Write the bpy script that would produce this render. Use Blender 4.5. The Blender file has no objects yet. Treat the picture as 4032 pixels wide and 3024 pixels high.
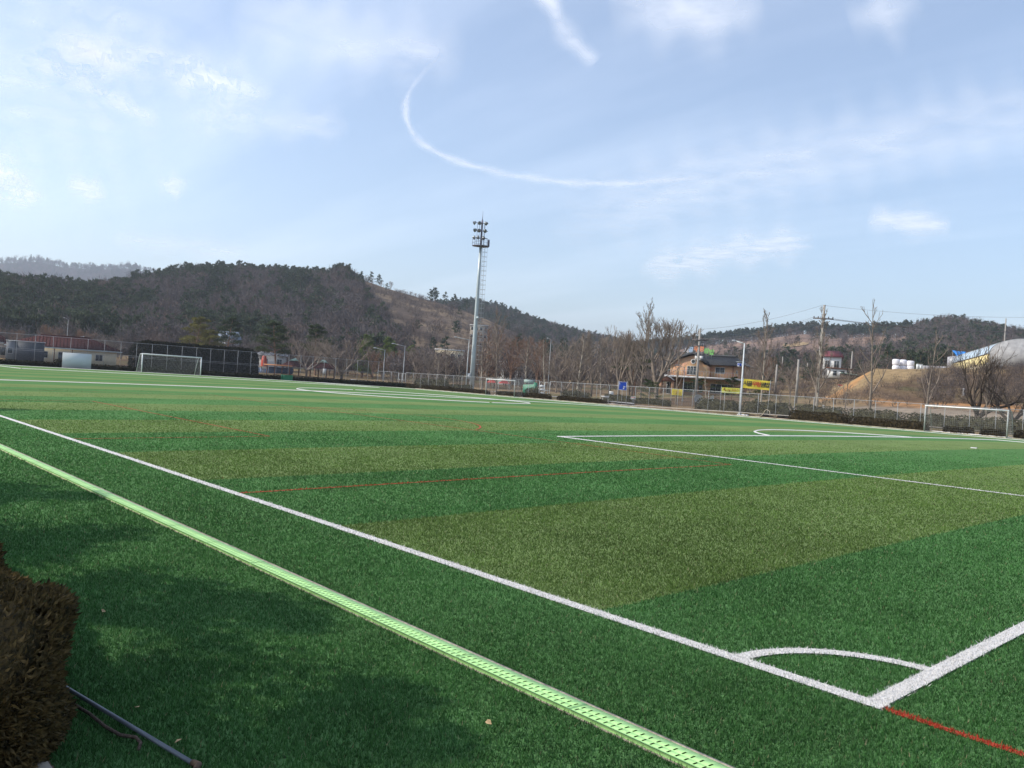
import bpy, math, random
import numpy as np
from mathutils import Vector, Matrix

S = bpy.context.scene
COL = S.collection
rad = math.radians

# ------------------------------------------------------------------ camera
# world: x runs along the near touchline, y = minus the distance across the pitch, z up
CX, CY, CH = -2.134, 5.10, 1.816
YAW, PITCH, ROLL, FPX = -0.7401, -0.0008, 0.0658, 3293.3
_f = np.array([math.cos(PITCH)*math.cos(YAW), math.cos(PITCH)*math.sin(YAW), math.sin(PITCH)])
_r = np.array([math.sin(YAW), -math.cos(YAW), 0.0])
_u = np.cross(_r, _f)
RT = math.cos(ROLL)*_r + math.sin(ROLL)*_u
UP = -math.sin(ROLL)*_r + math.cos(ROLL)*_u
FW = _f
CAM = np.array([CX, CY, CH])
cd = bpy.data.cameras.new('camera'); co = bpy.data.objects.new('camera', cd); COL.objects.link(co)
M = Matrix.Identity(4)
for i in range(3):
    M[i][0] = RT[i]; M[i][1] = UP[i]; M[i][2] = -FW[i]; M[i][3] = CAM[i]
co.matrix_world = M
cd.sensor_width = 36.0; cd.lens = 36.0*FPX/4032.0
cd.clip_start = 0.05; cd.clip_end = 200000
S.camera = co
S.render.resolution_x = 1024; S.render.resolution_y = 768

# ------------------------------------------------------------------ sun, sky, exposure
SUN_AZ, SUN_EL = rad(54), rad(41)          # azimuth counter-clockwise from +x
sdir = Vector((math.cos(SUN_EL)*math.cos(SUN_AZ), math.cos(SUN_EL)*math.sin(SUN_AZ), math.sin(SUN_EL)))
sl = bpy.data.lights.new('sun', 'SUN'); sl.energy = 3.2; sl.angle = rad(0.6); sl.color = (1.0, 0.94, 0.85)
so = bpy.data.objects.new('sun', sl); COL.objects.link(so)
so.rotation_euler = sdir.to_track_quat('Z', 'Y').to_euler(); so.location = (0, 0, 60)
S.view_settings.view_transform = 'Standard'; S.view_settings.look = 'None'
S.view_settings.exposure = 0.50; S.view_settings.gamma = 1.0; S.view_settings.use_curve_mapping = False

def raydir(px, py):
    return FW + RT*(px-2016.0)/FPX - UP*(py-1512.0)/FPX
def P(px, py, dep):                         # a point of the place at a given distance in front of the camera
    return CAM + raydir(px, py)*dep
def horizon(px):
    a = raydir(px, 0)[2]; b = raydir(px, 3024)[2]; return 3024*a/(a-b)
def at_across(px, A, py=None):              # point on the vertical plane at distance A across the pitch
    d = raydir(px, horizon(px) if py is None else py); t = (-A-CY)/d[1]; return CAM+d*t, t
def at_x(px, X, py=None):
    d = raydir(px, horizon(px) if py is None else py); t = (X-CX)/d[0]; return CAM+d*t, t

def build_world():
    w = bpy.data.worlds.new('World'); S.world = w; w.use_nodes = True
    nt = w.node_tree; N = nt.nodes; L = nt.links; N.clear()
    out = N.new('ShaderNodeOutputWorld'); bg = N.new('ShaderNodeBackground'); bg.inputs['Strength'].default_value = 0.15
    L.new(bg.outputs[0], out.inputs[0])
    sky = N.new('ShaderNodeTexSky'); sky.sky_type = 'NISHITA'; sky.sun_disc = False
    sky.sun_elevation = SUN_EL; sky.sun_rotation = math.pi/2-SUN_AZ
    sky.altitude = 50; sky.air_density = 1.0; sky.dust_density = 1.6; sky.ozone_density = 1.6
    tc = N.new('ShaderNodeTexCoord')
    D = tc.outputs['Generated']
    def vm(op, a, b=None, s=None):
        n = N.new('ShaderNodeVectorMath'); n.operation = op
        for i, q in enumerate((a, b)):
            if q is None: continue
            if hasattr(q, 'links'): L.new(q, n.inputs[i])
            else: n.inputs[i].default_value = q
        if s is not None:
            if hasattr(s, 'links'): L.new(s, n.inputs['Scale'])
            else: n.inputs['Scale'].default_value = s
        return n.outputs['Value'] if op in ('DOT_PRODUCT', 'LENGTH', 'DISTANCE') else n.outputs['Vector']
    def ma(op, a, b=None, c=None, clamp=False):
        n = N.new('ShaderNodeMath'); n.operation = op; n.use_clamp = clamp
        for i, q in enumerate((a, b, c)):
            if q is None: continue
            if hasattr(q, 'links'): L.new(q, n.inputs[i])
            else: n.inputs[i].default_value = q
        return n.outputs[0]
    def noise(vec, scale, detail, rough=0.55):
        n = N.new('ShaderNodeTexNoise'); n.inputs['Scale'].default_value = scale
        n.inputs['Detail'].default_value = detail; n.inputs['Roughness'].default_value = rough
        L.new(vec, n.inputs['Vector']); return n.outputs['Fac']
    # a layer of thin cirrus high above: direction projected on a plane, streaks along one wind direction
    sep = N.new('ShaderNodeSeparateXYZ'); L.new(D, sep.inputs[0])
    dz = ma('ADD', ma('MAXIMUM', sep.outputs['Z'], 0.0), 0.10)
    cmb = N.new('ShaderNodeCombineXYZ')
    L.new(ma('DIVIDE', sep.outputs['X'], dz), cmb.inputs[0]); L.new(ma('DIVIDE', sep.outputs['Y'], dz), cmb.inputs[1])
    mp = N.new('ShaderNodeMapping'); mp.inputs['Rotation'].default_value = (0, 0, rad(52)); mp.inputs['Scale'].default_value = (0.35, 1.5, 1)
    L.new(cmb.outputs[0], mp.inputs['Vector'])
    cir = noise(mp.outputs[0], 0.9, 5, 0.55)
    cir = ma('MULTIPLY', ma('SUBTRACT', cir, 0.46), 2.2, clamp=True)
    mask = ma('ADD', ma('MULTIPLY', cir, 0.24), 0.08)
    mask = ma('MINIMUM', mask, 0.85)
    mix = N.new('ShaderNodeMix'); mix.data_type = 'RGBA'
    L.new(mask, mix.inputs['Factor']); L.new(sky.outputs[0], mix.inputs['A'])
    mix.inputs['B'].default_value = (CLOUD[0], CLOUD[1], CLOUD[2], 1)
    L.new(mix.outputs['Result'], bg.inputs['Color'])
CLOUD = (7.6, 8.1, 9.0)
build_world()
S.world.cycles.sampling_method = 'MANUAL'; S.world.cycles.sample_map_resolution = 512
random.seed(4); RNG = np.random.default_rng(7)

# ------------------------------------------------------------------ helpers
class MB:
    def __init__(s): s.v = []; s.f = []; s.n = 0
    def add(s, V, F):
        V = np.asarray(V, float).reshape(-1, 3)
        for k in set(len(q) for q in F) if not isinstance(F, np.ndarray) else (0,):
            A = F if isinstance(F, np.ndarray) else np.array([q for q in F if len(q) == k])
            s.f.append(A+s.n)
        s.v.append(V); s.n += len(V); return s
    def box(s, c, d, rz=0.0, ry=0.0, bev=0.0):
        x, y, z = [q/2.0 for q in d]
        V = np.array([(a*x, b*y, e*z) for e in (-1, 1) for a, b in ((-1,-1),(1,-1),(1,1),(-1,1))])
        if ry: V = V@np.array([[math.cos(ry),0,-math.sin(ry)],[0,1,0],[math.sin(ry),0,math.cos(ry)]])
        if rz: V = V@np.array([[math.cos(rz),math.sin(rz),0],[-math.sin(rz),math.cos(rz),0],[0,0,1]])
        return s.add(V+np.asarray(c, float), [(3,2,1,0),(4,5,6,7),(0,1,5,4),(1,2,6,5),(2,3,7,6),(3,0,4,7)])
    def tube(s, pts, r, sides=6, cap=True):
        pts = np.asarray(pts, float); n = len(pts); r = np.broadcast_to(np.asarray(r, float), (n,))
        T = np.gradient(pts, axis=0); T /= np.linalg.norm(T, axis=1)[:, None]+1e-12
        ref = np.array([0.0, 0.0, 1.0]) if abs(T[0][2]) < 0.9 else np.array([1.0, 0.0, 0.0])
        A = np.cross(T, ref); A /= np.linalg.norm(A, axis=1)[:, None]+1e-12; B = np.cross(T, A)
        an = np.arange(sides)*2*math.pi/sides
        V = (pts[:, None]+r[:, None, None]*(np.cos(an)[None, :, None]*A[:, None]+np.sin(an)[None, :, None]*B[:, None])).reshape(-1, 3)
        i = np.arange(n-1)[:, None]*sides; j = np.arange(sides)[None, :]; k = (j+1) % sides
        F = np.stack([i+j, i+k, i+sides+k, i+sides+j], -1).reshape(-1, 4)
        s.add(V, F)
        if cap and sides > 3:
            s.f.append(np.array([list(range(sides))])[:, ::-1]+s.n-len(V)); s.f.append(np.array([list(range(sides))])+s.n-sides)
        return s
    def lathe(s, prof, seg=16, c=(0, 0, 0)):
        prof = np.asarray(prof, float); n = len(prof); an = np.arange(seg)*2*math.pi/seg
        V = np.stack([prof[:, None, 0]*np.cos(an), prof[:, None, 0]*np.sin(an), np.repeat(prof[:, 1:2], seg, 1)], -1).reshape(-1, 3)+np.asarray(c, float)
        i = np.arange(n-1)[:, None]*seg; j = np.arange(seg)[None]; k = (j+1) % seg
        return s.add(V, np.stack([i+j, i+k, i+seg+k, i+seg+j], -1).reshape(-1, 4))
    def prism(s, poly, y0, y1):              # polygon in xz, extruded along y
        n = len(poly); V = [(x, y0, z) for x, z in poly]+[(x, y1, z) for x, z in poly]
        s.add(V, [tuple(range(n)), tuple(range(2*n-1, n-1, -1))]+[(i, n+i, n+(i+1) % n, (i+1) % n) for i in range(n)]); return s
    def grid(s, X, Y, Z):
        n, m = X.shape; V = np.stack([X, Y, Z], -1).reshape(-1, 3)
        i = np.arange(n-1)[:, None]*m; j = np.arange(m-1)[None]
        return s.add(V, np.stack([i+j, i+m+j, i+m+j+1, i+j+1], -1).reshape(-1, 4))
    def mesh(s, name, mat, smooth=False):
        me = bpy.data.meshes.new(name); V = np.concatenate(s.v)
        me.vertices.add(len(V)); me.vertices.foreach_set('co', V.ravel().astype(np.float32))
        tot = np.concatenate([np.full(len(a), a.shape[1]) for a in s.f]); lv = np.concatenate([a.ravel() for a in s.f])
        me.loops.add(len(lv)); me.loops.foreach_set('vertex_index', lv.astype(np.int32))
        me.polygons.add(len(tot)); st = np.concatenate([[0], np.cumsum(tot)[:-1]])
        me.polygons.foreach_set('loop_start', st.astype(np.int32)); me.polygons.foreach_set('loop_total', tot.astype(np.int32))
        if smooth: me.polygons.foreach_set('use_smooth', np.ones(len(tot), bool))
        me.update(calc_edges=True)
        if mat: me.materials.append(mat)
        return me
    def obj(s, name, mat, parent=None, smooth=False):
        return link(name, s.mesh(name, mat, smooth), parent)
def link(name, data, parent=None):
    o = bpy.data.objects.new(name, data); COL.objects.link(o)
    if parent is not None: o.parent = parent
    return o
def tag(o, label, cat=None, group=None, kind=None):
    if label: o['label'] = label
    if cat: o['category'] = cat
    if group: o['group'] = group
    if kind: o['kind'] = kind
    return o
def thing(name, label, cat, loc=(0, 0, 0), rz=0.0, group=None):
    o = link(name, None); o.location = loc; o.rotation_euler = (0, 0, rz); o.empty_display_size = 0.2
    return tag(o, label, cat, group)
def struct(o): o['kind'] = 'structure'; return o
VIEWZ = math.atan2(_r[1], _r[0])            # turns a thing's local x to the picture's right, its local y away
def facing(px, off=0.0): return VIEWZ-math.atan((px-2016)/FPX)+off

def mat(name, base, rough=0.8, var=0.25, scale=3.0, spec=0.3, metal=0.0, detail=4, dark=None, bump=0.0, bscale=20.0, trans=0.0, coord='Object', stretch=None):
    m = bpy.data.materials.new(name); m.use_nodes = True; nt = m.node_tree; N = nt.nodes; L = nt.links
    b = N['Principled BSDF']; b.inputs['Roughness'].default_value = rough; b.inputs['Metallic'].default_value = metal
    b.inputs['Specular IOR Level'].default_value = spec
    tc = N.new('ShaderNodeTexCoord'); src = tc.outputs[coord]
    if stretch:
        mp = N.new('ShaderNodeMapping'); mp.inputs['Scale'].default_value = stretch; L.new(src, mp.inputs[0]); src = mp.outputs[0]
    n = N.new('ShaderNodeTexNoise'); n.inputs['Scale'].default_value = scale; n.inputs['Detail'].default_value = detail
    L.new(src, n.inputs['Vector'])
    r = N.new('ShaderNodeValToRGB'); e = r.color_ramp.elements; e[0].position = 0.3; e[1].position = 0.7
    d = dark if dark else tuple(c*(1-var) for c in base); h = tuple(min(1, c*(1+var)) for c in base)
    e[0].color = (*d, 1); e[1].color = (*h, 1)
    L.new(n.outputs['Fac'], r.inputs['Fac']); L.new(r.outputs['Color'], b.inputs['Base Color'])
    if bump:
        bn = N.new('ShaderNodeTexNoise'); bn.inputs['Scale'].default_value = bscale; bn.inputs['Detail'].default_value = 5; L.new(src, bn.inputs['Vector'])
        bp = N.new('ShaderNodeBump'); bp.inputs['Strength'].default_value = bump; bp.inputs['Distance'].default_value = 0.05
        L.new(bn.outputs['Fac'], bp.inputs['Height']); L.new(bp.outputs[0], b.inputs['Normal'])
    if trans:
        t = N.new('ShaderNodeBsdfTranslucent'); L.new(r.outputs['Color'], t.inputs['Color'])
        mx = N.new('ShaderNodeMixShader'); mx.inputs[0].default_value = trans; L.new(b.outputs[0], mx.inputs[1]); L.new(t.outputs[0], mx.inputs[2])
        L.new(mx.outputs[0], N['Material Output'].inputs['Surface'])
    return m
def mesh_mat(name, color, pitch, wire, diamond=True):      # woven wire: real-size wires, air between them
    m = bpy.data.materials.new(name); m.use_nodes = True; nt = m.node_tree; N = nt.nodes; L = nt.links
    b = N['Principled BSDF']; b.inputs['Base Color'].default_value = (*color, 1); b.inputs['Roughness'].default_value = 0.5; b.inputs['Metallic'].default_value = 0.3
    tc = N.new('ShaderNodeTexCoord'); sp = N.new('ShaderNodeSeparateXYZ'); L.new(tc.outputs['Object'], sp.inputs[0])
    def ma(op, a, c):
        n = N.new('ShaderNodeMath'); n.operation = op
        for i, q in enumerate((a, c)):
            if hasattr(q, 'links'): L.new(q, n.inputs[i])
            else: n.inputs[i].default_value = q
        return n.outputs[0]
    X, Z = sp.outputs['X'], sp.outputs['Z']
    a, c = (ma('ADD', X, Z), ma('SUBTRACT', X, Z)) if diamond else (X, Z)
    def line(v): return ma('LESS_THAN', ma('PINGPONG', v, pitch/2), wire/2)
    k = ma('MAXIMUM', line(a), line(c))
    tr = N.new('ShaderNodeBsdfTransparent'); mx = N.new('ShaderNodeMixShader')
    L.new(k, mx.inputs[0]); L.new(tr.outputs[0], mx.inputs[1]); L.new(b.outputs[0], mx.inputs[2]); L.new(mx.outputs[0], N['Material Output'].inputs['Surface'])
    return m
def sub(a, b): return np.asarray(a, float)-np.asarray(b, float)
def sstep(a, b, x):
    t = np.clip((np.asarray(x, float)-a)/(b-a), 0, 1); return t*t*(3-2*t)
_ng = np.random.default_rng(99).random((64, 64))
def vnoise(x, y):
    x = np.asarray(x, float); y = np.asarray(y, float); xi = np.floor(x).astype(int); yi = np.floor(y).astype(int)
    fx = x-xi; fy = y-yi; fx = fx*fx*(3-2*fx); fy = fy*fy*(3-2*fy)
    g = lambda i, j: _ng[i % 64, j % 64]
    return (g(xi, yi)*(1-fx)+g(xi+1, yi)*fx)*(1-fy)+(g(xi, yi+1)*(1-fx)+g(xi+1, yi+1)*fx)*fy
def fbm(x, y, o=4):
    t = 0; a = 0.5
    for _ in range(o): t = t+a*vnoise(x, y); x = x*2.03+7.1; y = y*2.03+3.7; a *= 0.5
    return t

# ------------------------------------------------------------------ ground, verge, turf
PL, PW = 104.4, 68.4                        # pitch length and width
TX0, TX1, TA0, TA1 = -7.0, 107.4, -4.02, 72.1
def zt(x, a):
    c = 0.33*(1-0.45*sstep(60, 105, x)); return c*np.clip(1-(2*np.asarray(a, float)/PW-1)**2, 0, 1)
soil = mat('soil', (0.17, 0.125, 0.085), 0.95, 0.35, 0.8, 0.1, bump=0.6, bscale=6)
litter = mat('leaf_litter', (0.15, 0.095, 0.065), 0.95, 0.45, 2.5, 0.1, bump=0.8, bscale=14)
mb = MB(); mb.grid(*[q for q in np.meshgrid(np.linspace(-6000, 6000, 25), np.linspace(-6000, 6000, 25), indexing='ij')], np.full((25, 25), -0.9))
g = mb.obj('ground', mat('far_field', (0.16, 0.125, 0.08), 0.95, 0.3, 0.02, 0.1)); struct(g)
mb = MB(); xs = np.linspace(-26, 126, 90); as_ = np.linspace(-30, 80, 70); X, A = np.meshgrid(xs, as_, indexing='ij')
mb.grid(X, -A, -0.05+0.05*(fbm(X*0.7, A*0.7)-0.5)); o = mb.obj('verge', litter, smooth=True); struct(o)

def turf_mat():
    m = bpy.data.materials.new('artificial_turf'); m.use_nodes = True; nt = m.node_tree; N = nt.nodes; L = nt.links
    b = N['Principled BSDF']; b.inputs['Roughness'].default_value = 0.62; b.inputs['Specular IOR Level'].default_value = 0.0
    tc = N.new('ShaderNodeTexCoord'); sp = N.new('ShaderNodeSeparateXYZ'); L.new(tc.outputs['Object'], sp.inputs[0])
    def ma(op, a, c=None):
        n = N.new('ShaderNodeMath'); n.operation = op
        for i, q in enumerate((a, c)):
            if q is None: continue
            if hasattr(q, 'links'): L.new(q, n.inputs[i])
            else: n.inputs[i].default_value = q
        return n.outputs[0]
    w = N.new('ShaderNodeTexNoise'); w.inputs['Scale'].default_value = 6; L.new(tc.outputs['Object'], w.inputs['Vector'])
    xx = ma('ADD', sp.outputs['X'], ma('MULTIPLY', ma('SUBTRACT', w.outputs['Fac'], 0.5), 0.12))
    k = ma('LESS_THAN', ma('MODULO', ma('ADD', xx, 410-2.35), 8.2), 4.1)
    inside = ma('MULTIPLY', ma('MULTIPLY', ma('GREATER_THAN', sp.outputs['X'], 0.0), ma('LESS_THAN', sp.outputs['X'], PL+2)), ma('MULTIPLY', ma('LESS_THAN', sp.outputs['Y'], 0.0), ma('GREATER_THAN', sp.outputs['Y'], -PW-4)))
    k = ma('MULTIPLY', k, inside)
    mix = N.new('ShaderNodeMix'); mix.data_type = 'RGBA'; L.new(k, mix.inputs['Factor'])
    mix.inputs['A'].default_value = (*TURF_D, 1); mix.inputs['B'].default_value = (*TURF_L, 1)
    # wear: paler brushed patches and streaks along the rolls
    n1 = N.new('ShaderNodeTexNoise'); n1.inputs['Scale'].default_value = 0.35; n1.inputs['Detail'].default_value = 6; L.new(tc.outputs['Object'], n1.inputs['Vector'])
    mp = N.new('ShaderNodeMapping'); mp.inputs['Scale'].default_value = (2.2, 0.15, 1); L.new(tc.outputs['Object'], mp.inputs[0])
    n2 = N.new('ShaderNodeTexNoise'); n2.inputs['Scale'].default_value = 1.2; n2.inputs['Detail'].default_value = 5; L.new(mp.outputs[0], n2.inputs['Vector'])
    n3 = N.new('ShaderNodeTexNoise'); n3.inputs['Scale'].default_value = 40; n3.inputs['Detail'].default_value = 3; L.new(tc.outputs['Object'], n3.inputs['Vector'])
    v = ma('ADD', ma('ADD', ma('MULTIPLY', n1.outputs['Fac'], 0.5), ma('MULTIPLY', n2.outputs['Fac'], 0.35)), ma('ADD', ma('MULTIPLY', n3.outputs['Fac'], 0.6), 0.28))
    sc = N.new('ShaderNodeVectorMath'); sc.operation = 'SCALE'; L.new(mix.outputs['Result'], sc.inputs[0]); L.new(v, sc.inputs['Scale'])
    L.new(sc.outputs[0], b.inputs['Base Color'])
    bp = N.new('ShaderNodeBump'); bp.inputs['Strength'].default_value = 0.5; bp.inputs['Distance'].default_value = 0.03
    L.new(n3.outputs['Fac'], bp.inputs['Height']); L.new(bp.outputs[0], b.inputs['Normal'])
    b.inputs['Sheen Weight'].default_value = 0.0; b.inputs['Sheen Roughness'].default_value = 0.4; b.inputs['Sheen Tint'].default_value = (0.8, 1, 0.6, 1)
    return m
TURF_D = (0.088, 0.184, 0.068); TURF_L = (0.146, 0.204, 0.080)
BLADE_D = (0.045, 0.130, 0.033); BLADE_L = (0.086, 0.145, 0.032)
TURFM = turf_mat()
mb = MB(); X, A = np.meshgrid(np.linspace(TX0, TX1, 180), np.linspace(TA0, TA1, 120), indexing='ij')
mb.grid(X, -A, zt(X, A)+0.010*(fbm(X*0.8, A*0.8)-0.5)+0.0)
turf = struct(mb.obj('turf_pitch', TURFM, smooth=True))
# turf sheet has a real edge
mb = MB()
for a0, a1, b0, b1 in ((TX0, TX1, TA0-0.03, TA0), (TX0, TX1, TA1, TA1+0.03), (TX1, TX1+0.03, TA0, TA1)):
    mb.box(((a0+a1)/2, -(b0+b1)/2, -0.033), (a1-a0, b1-b0, 0.06))
mb.obj('turf_edge', soil, turf)

def fibre_mat(name, base):
    return mat(name, base, 0.7, 0.12, 30, 0.2, bump=0.5, bscale=60)
WHITE = fibre_mat('white_fibre', (0.62, 0.60, 0.575)); RED = fibre_mat('red_fibre', (0.42, 0.06, 0.03))
LINES = []                                  # (kind, data, width, colour)
def zline(x, a): return zt(x, a)+0.012
def ridge(x, a): return sstep(14, 40, np.hypot(x-CX, a+CY))        # where no blades are built, a line is a low pile of fibres
def strip(mb, pts, w, pile=True):
    pts = np.asarray(pts, float); T = np.gradient(pts, axis=0); T /= np.linalg.norm(T, axis=1)[:, None]
    Nn = np.stack([-T[:, 1], T[:, 0]], 1); V = []
    for sgn in (-1, 0, 1):
        q = pts+Nn*w/2*sgn; V.append(np.stack([q[:, 0], -q[:, 1], zline(q[:, 0], q[:, 1])+(ridge(q[:, 0], q[:, 1])*(0.026 if sgn == 0 else -0.007) if pile else -0.004)], 1))
    n = len(pts); V = np.stack(V, 1).reshape(-1, 3); F = []
    for i in range(n-1):
        for k in (0, 1): F.append((i*3+k, i*3+k+1, i*3+k+4, i*3+k+3))
    mb.add(V, F)
def seg(p, q, n=None):
    p = np.array(p, float); q = np.array(q, float); n = n or max(2, int(np.linalg.norm(q-p)/1.5)+1)
    return p+(q-p)*np.linspace(0, 1, n)[:, None]
def circ(c, r, a0, a1, n=64):
    t = np.radians(np.linspace(a0, a1, n)); return np.stack([c[0]+r*np.cos(t), c[1]+r*np.sin(t)], 1)
def mark(name, polys, w, m, label=None):
    mb = MB()
    for p in polys: strip(mb, p, w, m is not RED); LINES.append((np.asarray(p), w, m is RED))
    o = mb.obj(name, m, turf)
    if label: o['label'] = label
LW = 0.12; h = LW/2
mark('touch_line', [seg((0, h), (PL, h))], LW, WHITE)
mark('touch_line', [seg((0, PW-h), (PL, PW-h))], LW, WHITE)
mark('goal_line', [seg((h, LW+0.002), (h, PW-LW-0.002))], LW, WHITE)
mark('goal_line', [seg((PL-h, LW+0.002), (PL-h, PW-LW-0.002))], LW, WHITE)
mark('corner_arc', [circ((h, h), 0.96, 2.0, 88.0, 24)], LW*0.9, WHITE)
py0, py1 = (PW-40.32)/2, (PW+40.32)/2
mark('penalty_area_line', [seg((LW+.01, py0), (16.5, py0)), seg((16.5-h, py0+h+.002), (16.5-h, py1-h-.002)), seg((LW+.01, py1), (16.5, py1))], LW, WHITE)
ang = math.degrees(math.acos(5.5/9.15))-0.6
mark('penalty_arc', [circ((11, PW/2), 9.15, -ang, ang, 40)], LW, WHITE)
mark('halfway_line', [seg((PL/2, LW+.01), (PL/2, PW-LW-.01))], LW, WHITE)
mark('centre_circle', [circ((PL/2, PW/2), 9.15, 0.8, 89.2+90, 70), circ((PL/2, PW/2), 9.15, 180.8, 359.2, 70)], LW, WHITE)
mark('penalty_spot', [seg((10.85, PW/2-0.12), (11.1, PW/2-0.12), 3), ], 0.24, WHITE)
mark('penalty_area_line', [seg((PL-16.5, py0), (PL-LW, py0)), seg((PL-16.5+h, py0+h+.002), (PL-16.5+h, py1-h-.002)), seg((PL-16.5, py1), (PL-LW, py1))], LW, WHITE)
RW = 0.055
def redbox(x0, x1, x2, x3, near):
    f = (lambda a: a) if near else (lambda a: PW-a)
    L2 = [seg((x0, f(LW+.01)), (x0, f(12.55))), seg((x0+.04, f(12.55)), (x3-.04, f(12.55))), seg((x3, f(LW+.01)), (x3, f(12.55)))]
    L2 += [seg((x1, f(LW+.01)), (x1, f(4.64))), seg((x1+.04, f(4.64)), (x2-.04, f(4.64))), seg((x2, f(LW+.01)), (x2, f(4.64)))]
    mark('red_small_pitch_line', L2, RW, RED)
    mid = (x1+x2)/2; c = circ((mid, 8.4), 7.2, 38, 142, 30); c[:, 1] = [f(q) for q in c[:, 1]]
    mark('red_small_pitch_arc', [c], RW, RED)
redbox(9.15, 17.4, 32.2, 40.4, True); redbox(9.15, 17.4, 32.2, 40.4, False)
mark('red_touch_line', [seg((-0.03, 0.045), (TX0+0.5, 0.045))], RW, RED)

# ---- grass fibres: single blades near the camera, thinning out with distance
def grass():
    r = np.random.default_rng(11)
    NB = 1150000
    dd = np.linspace(2.2, 48, 4000); pdf = dd*np.where(dd < 5.5, 1, (5.5/dd)**2.0); cdf = np.cumsum(pdf); cdf /= cdf[-1]
    d = np.interp(r.random(NB), cdf, dd); th = YAW+np.radians(r.uniform(-43, 40, NB))
    x = CX+d*np.cos(th); a = -(CY+d*np.sin(th))
    k = (x > TX0) & (x < TX1) & (a > TA0) & (a < TA1) & ~((a > -1.652) & (a < -1.487))
    k &= r.random(NB) < 1-0.75*sstep(18, 47, d)
    x, a, d = x[k], a[k], d[k]; n = len(x)
    inside = (x > 0) & (a > 0)
    ol = (((x-2.35+0.05*(r.random(n)-.5)+410) % 8.2) < 4.1) & inside
    col = np.where(ol[:, None], np.array(BLADE_L), np.array(BLADE_D))
    pale = r.random(n)
    col = col*(0.62+0.75*r.random(n))[:, None]*(0.78+0.5*fbm(x*0.5, a*0.5))[:, None]*(0.80+0.42*fbm(x*2.6+9, a*2.6))[:, None]
    col = np.where((pale > 0.95)[:, None], col*1.4+np.array([0.015, 0.02, 0.01]), col)
    col = np.where((r.random(n) > 0.985)[:, None], np.array([0.20, 0.19, 0.10])*(0.5+r.random(n))[:, None], col)
    col = col*(1+0.42*sstep(5, 32, d))[:, None]  # light on distant tips put into the colour: fibres paler farther from the camera
    white = np.zeros(n, bool)
    for p, w, isred in LINES:
        for q0, q1 in zip(p[:-1], p[1:]):
            b = np.maximum(np.abs(q0-np.array([0, 0])).min(), 0)
            lo = np.minimum(q0, q1)-w; hi = np.maximum(q0, q1)+w
            m = np.where((x > lo[0]) & (x < hi[0]) & (a > lo[1]) & (a < hi[1]))[0]
            if not len(m): continue
            e = q1-q0; l2 = e@e; t = ((x[m]-q0[0])*e[0]+(a[m]-q0[1])*e[1])/l2; tt = np.clip(t, 0, 1)
            ds = np.hypot(x[m]-q0[0]-tt*e[0], a[m]-q0[1]-tt*e[1]); ok = (ds < w/2+0.004*r.standard_normal(len(m))) & (t > -0.02/max(0.02, math.sqrt(l2))) & (t < 1+0.02/max(0.02, math.sqrt(l2)))
            i = m[ok]; s = (0.8+0.3*r.random(len(i)))[:, None]
            col[i] = np.array([0.42, 0.055, 0.028])*s*(1-.75*sstep(9, 22, d[i]))[:, None]+np.array(BLADE_D)*(.75*sstep(9, 22, d[i]))[:, None] if isred else np.array([0.68, 0.66, 0.63])*s
            white[i] = True
    sc = np.clip(d/6.0, 1, 8)
    w = 0.0036*np.where(white, 1.5, 1.0)*(0.7+0.6*r.random(n))*sc; H = (0.020+0.016*r.random(n))
    H = np.where((a > -1.78) & (a < -1.38), H*1.05, H)
    H = H*(1-0.6*sstep(12, 45, d))
    fa = r.uniform(0, 2*np.pi, n); ln = H*(0.15+1.1*r.random(n)**1.3); ba = fa+r.uniform(0.6, 2.5, n)
    z = zt(x, a)-0.004
    B0 = np.stack([x-np.cos(ba)*w, -a-np.sin(ba)*w, z], 1); B1 = np.stack([x+np.cos(ba)*w, -a+np.sin(ba)*w, z], 1)
    Tp = np.stack([x+np.cos(fa)*ln, -a+np.sin(fa)*ln, z+H], 1)
    V = np.stack([B0, B1, Tp], 1).reshape(-1, 3)
    mb = MB(); mb.add(V, np.arange(3*n).reshape(-1, 3))
    m = bpy.data.materials.new('grass_fibre'); m.use_nodes = True; nt = m.node_tree; N = nt.nodes; L = nt.links
    b = N['Principled BSDF']; b.inputs['Roughness'].default_value = 0.55; b.inputs['Specular IOR Level'].default_value = 0.15
    at = N.new('ShaderNodeAttribute'); at.attribute_name = 'col'
    tn = N.new('ShaderNodeTexNoise'); tn.inputs['Scale'].default_value = 4; tc = N.new('ShaderNodeTexCoord'); L.new(tc.outputs['Object'], tn.inputs['Vector'])
    mr = N.new('ShaderNodeMapRange'); mr.inputs['To Min'].default_value = 0.75; mr.inputs['To Max'].default_value = 1.25; L.new(tn.outputs['Fac'], mr.inputs['Value'])
    sc_ = N.new('ShaderNodeVectorMath'); sc_.operation = 'SCALE'; L.new(at.outputs['Color'], sc_.inputs[0]); L.new(mr.outputs[0], sc_.inputs['Scale'])
    L.new(sc_.outputs[0], b.inputs['Base Color'])
    t = N.new('ShaderNodeBsdfTranslucent'); L.new(sc_.outputs[0], t.inputs['Color'])
    mx = N.new('ShaderNodeMixShader'); mx.inputs[0].default_value = 0.35; L.new(b.outputs[0], mx.inputs[1]); L.new(t.outputs[0], mx.inputs[2])
    L.new(mx.outputs[0], N['Material Output'].inputs['Surface'])
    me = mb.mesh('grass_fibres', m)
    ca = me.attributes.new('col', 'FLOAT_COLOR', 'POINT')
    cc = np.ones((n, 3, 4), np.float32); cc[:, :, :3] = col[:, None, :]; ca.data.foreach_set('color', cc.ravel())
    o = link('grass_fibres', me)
    tag(o, 'short green artificial turf fibres covering the pitch and its lines', 'turf', kind='stuff')
grass()

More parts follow.
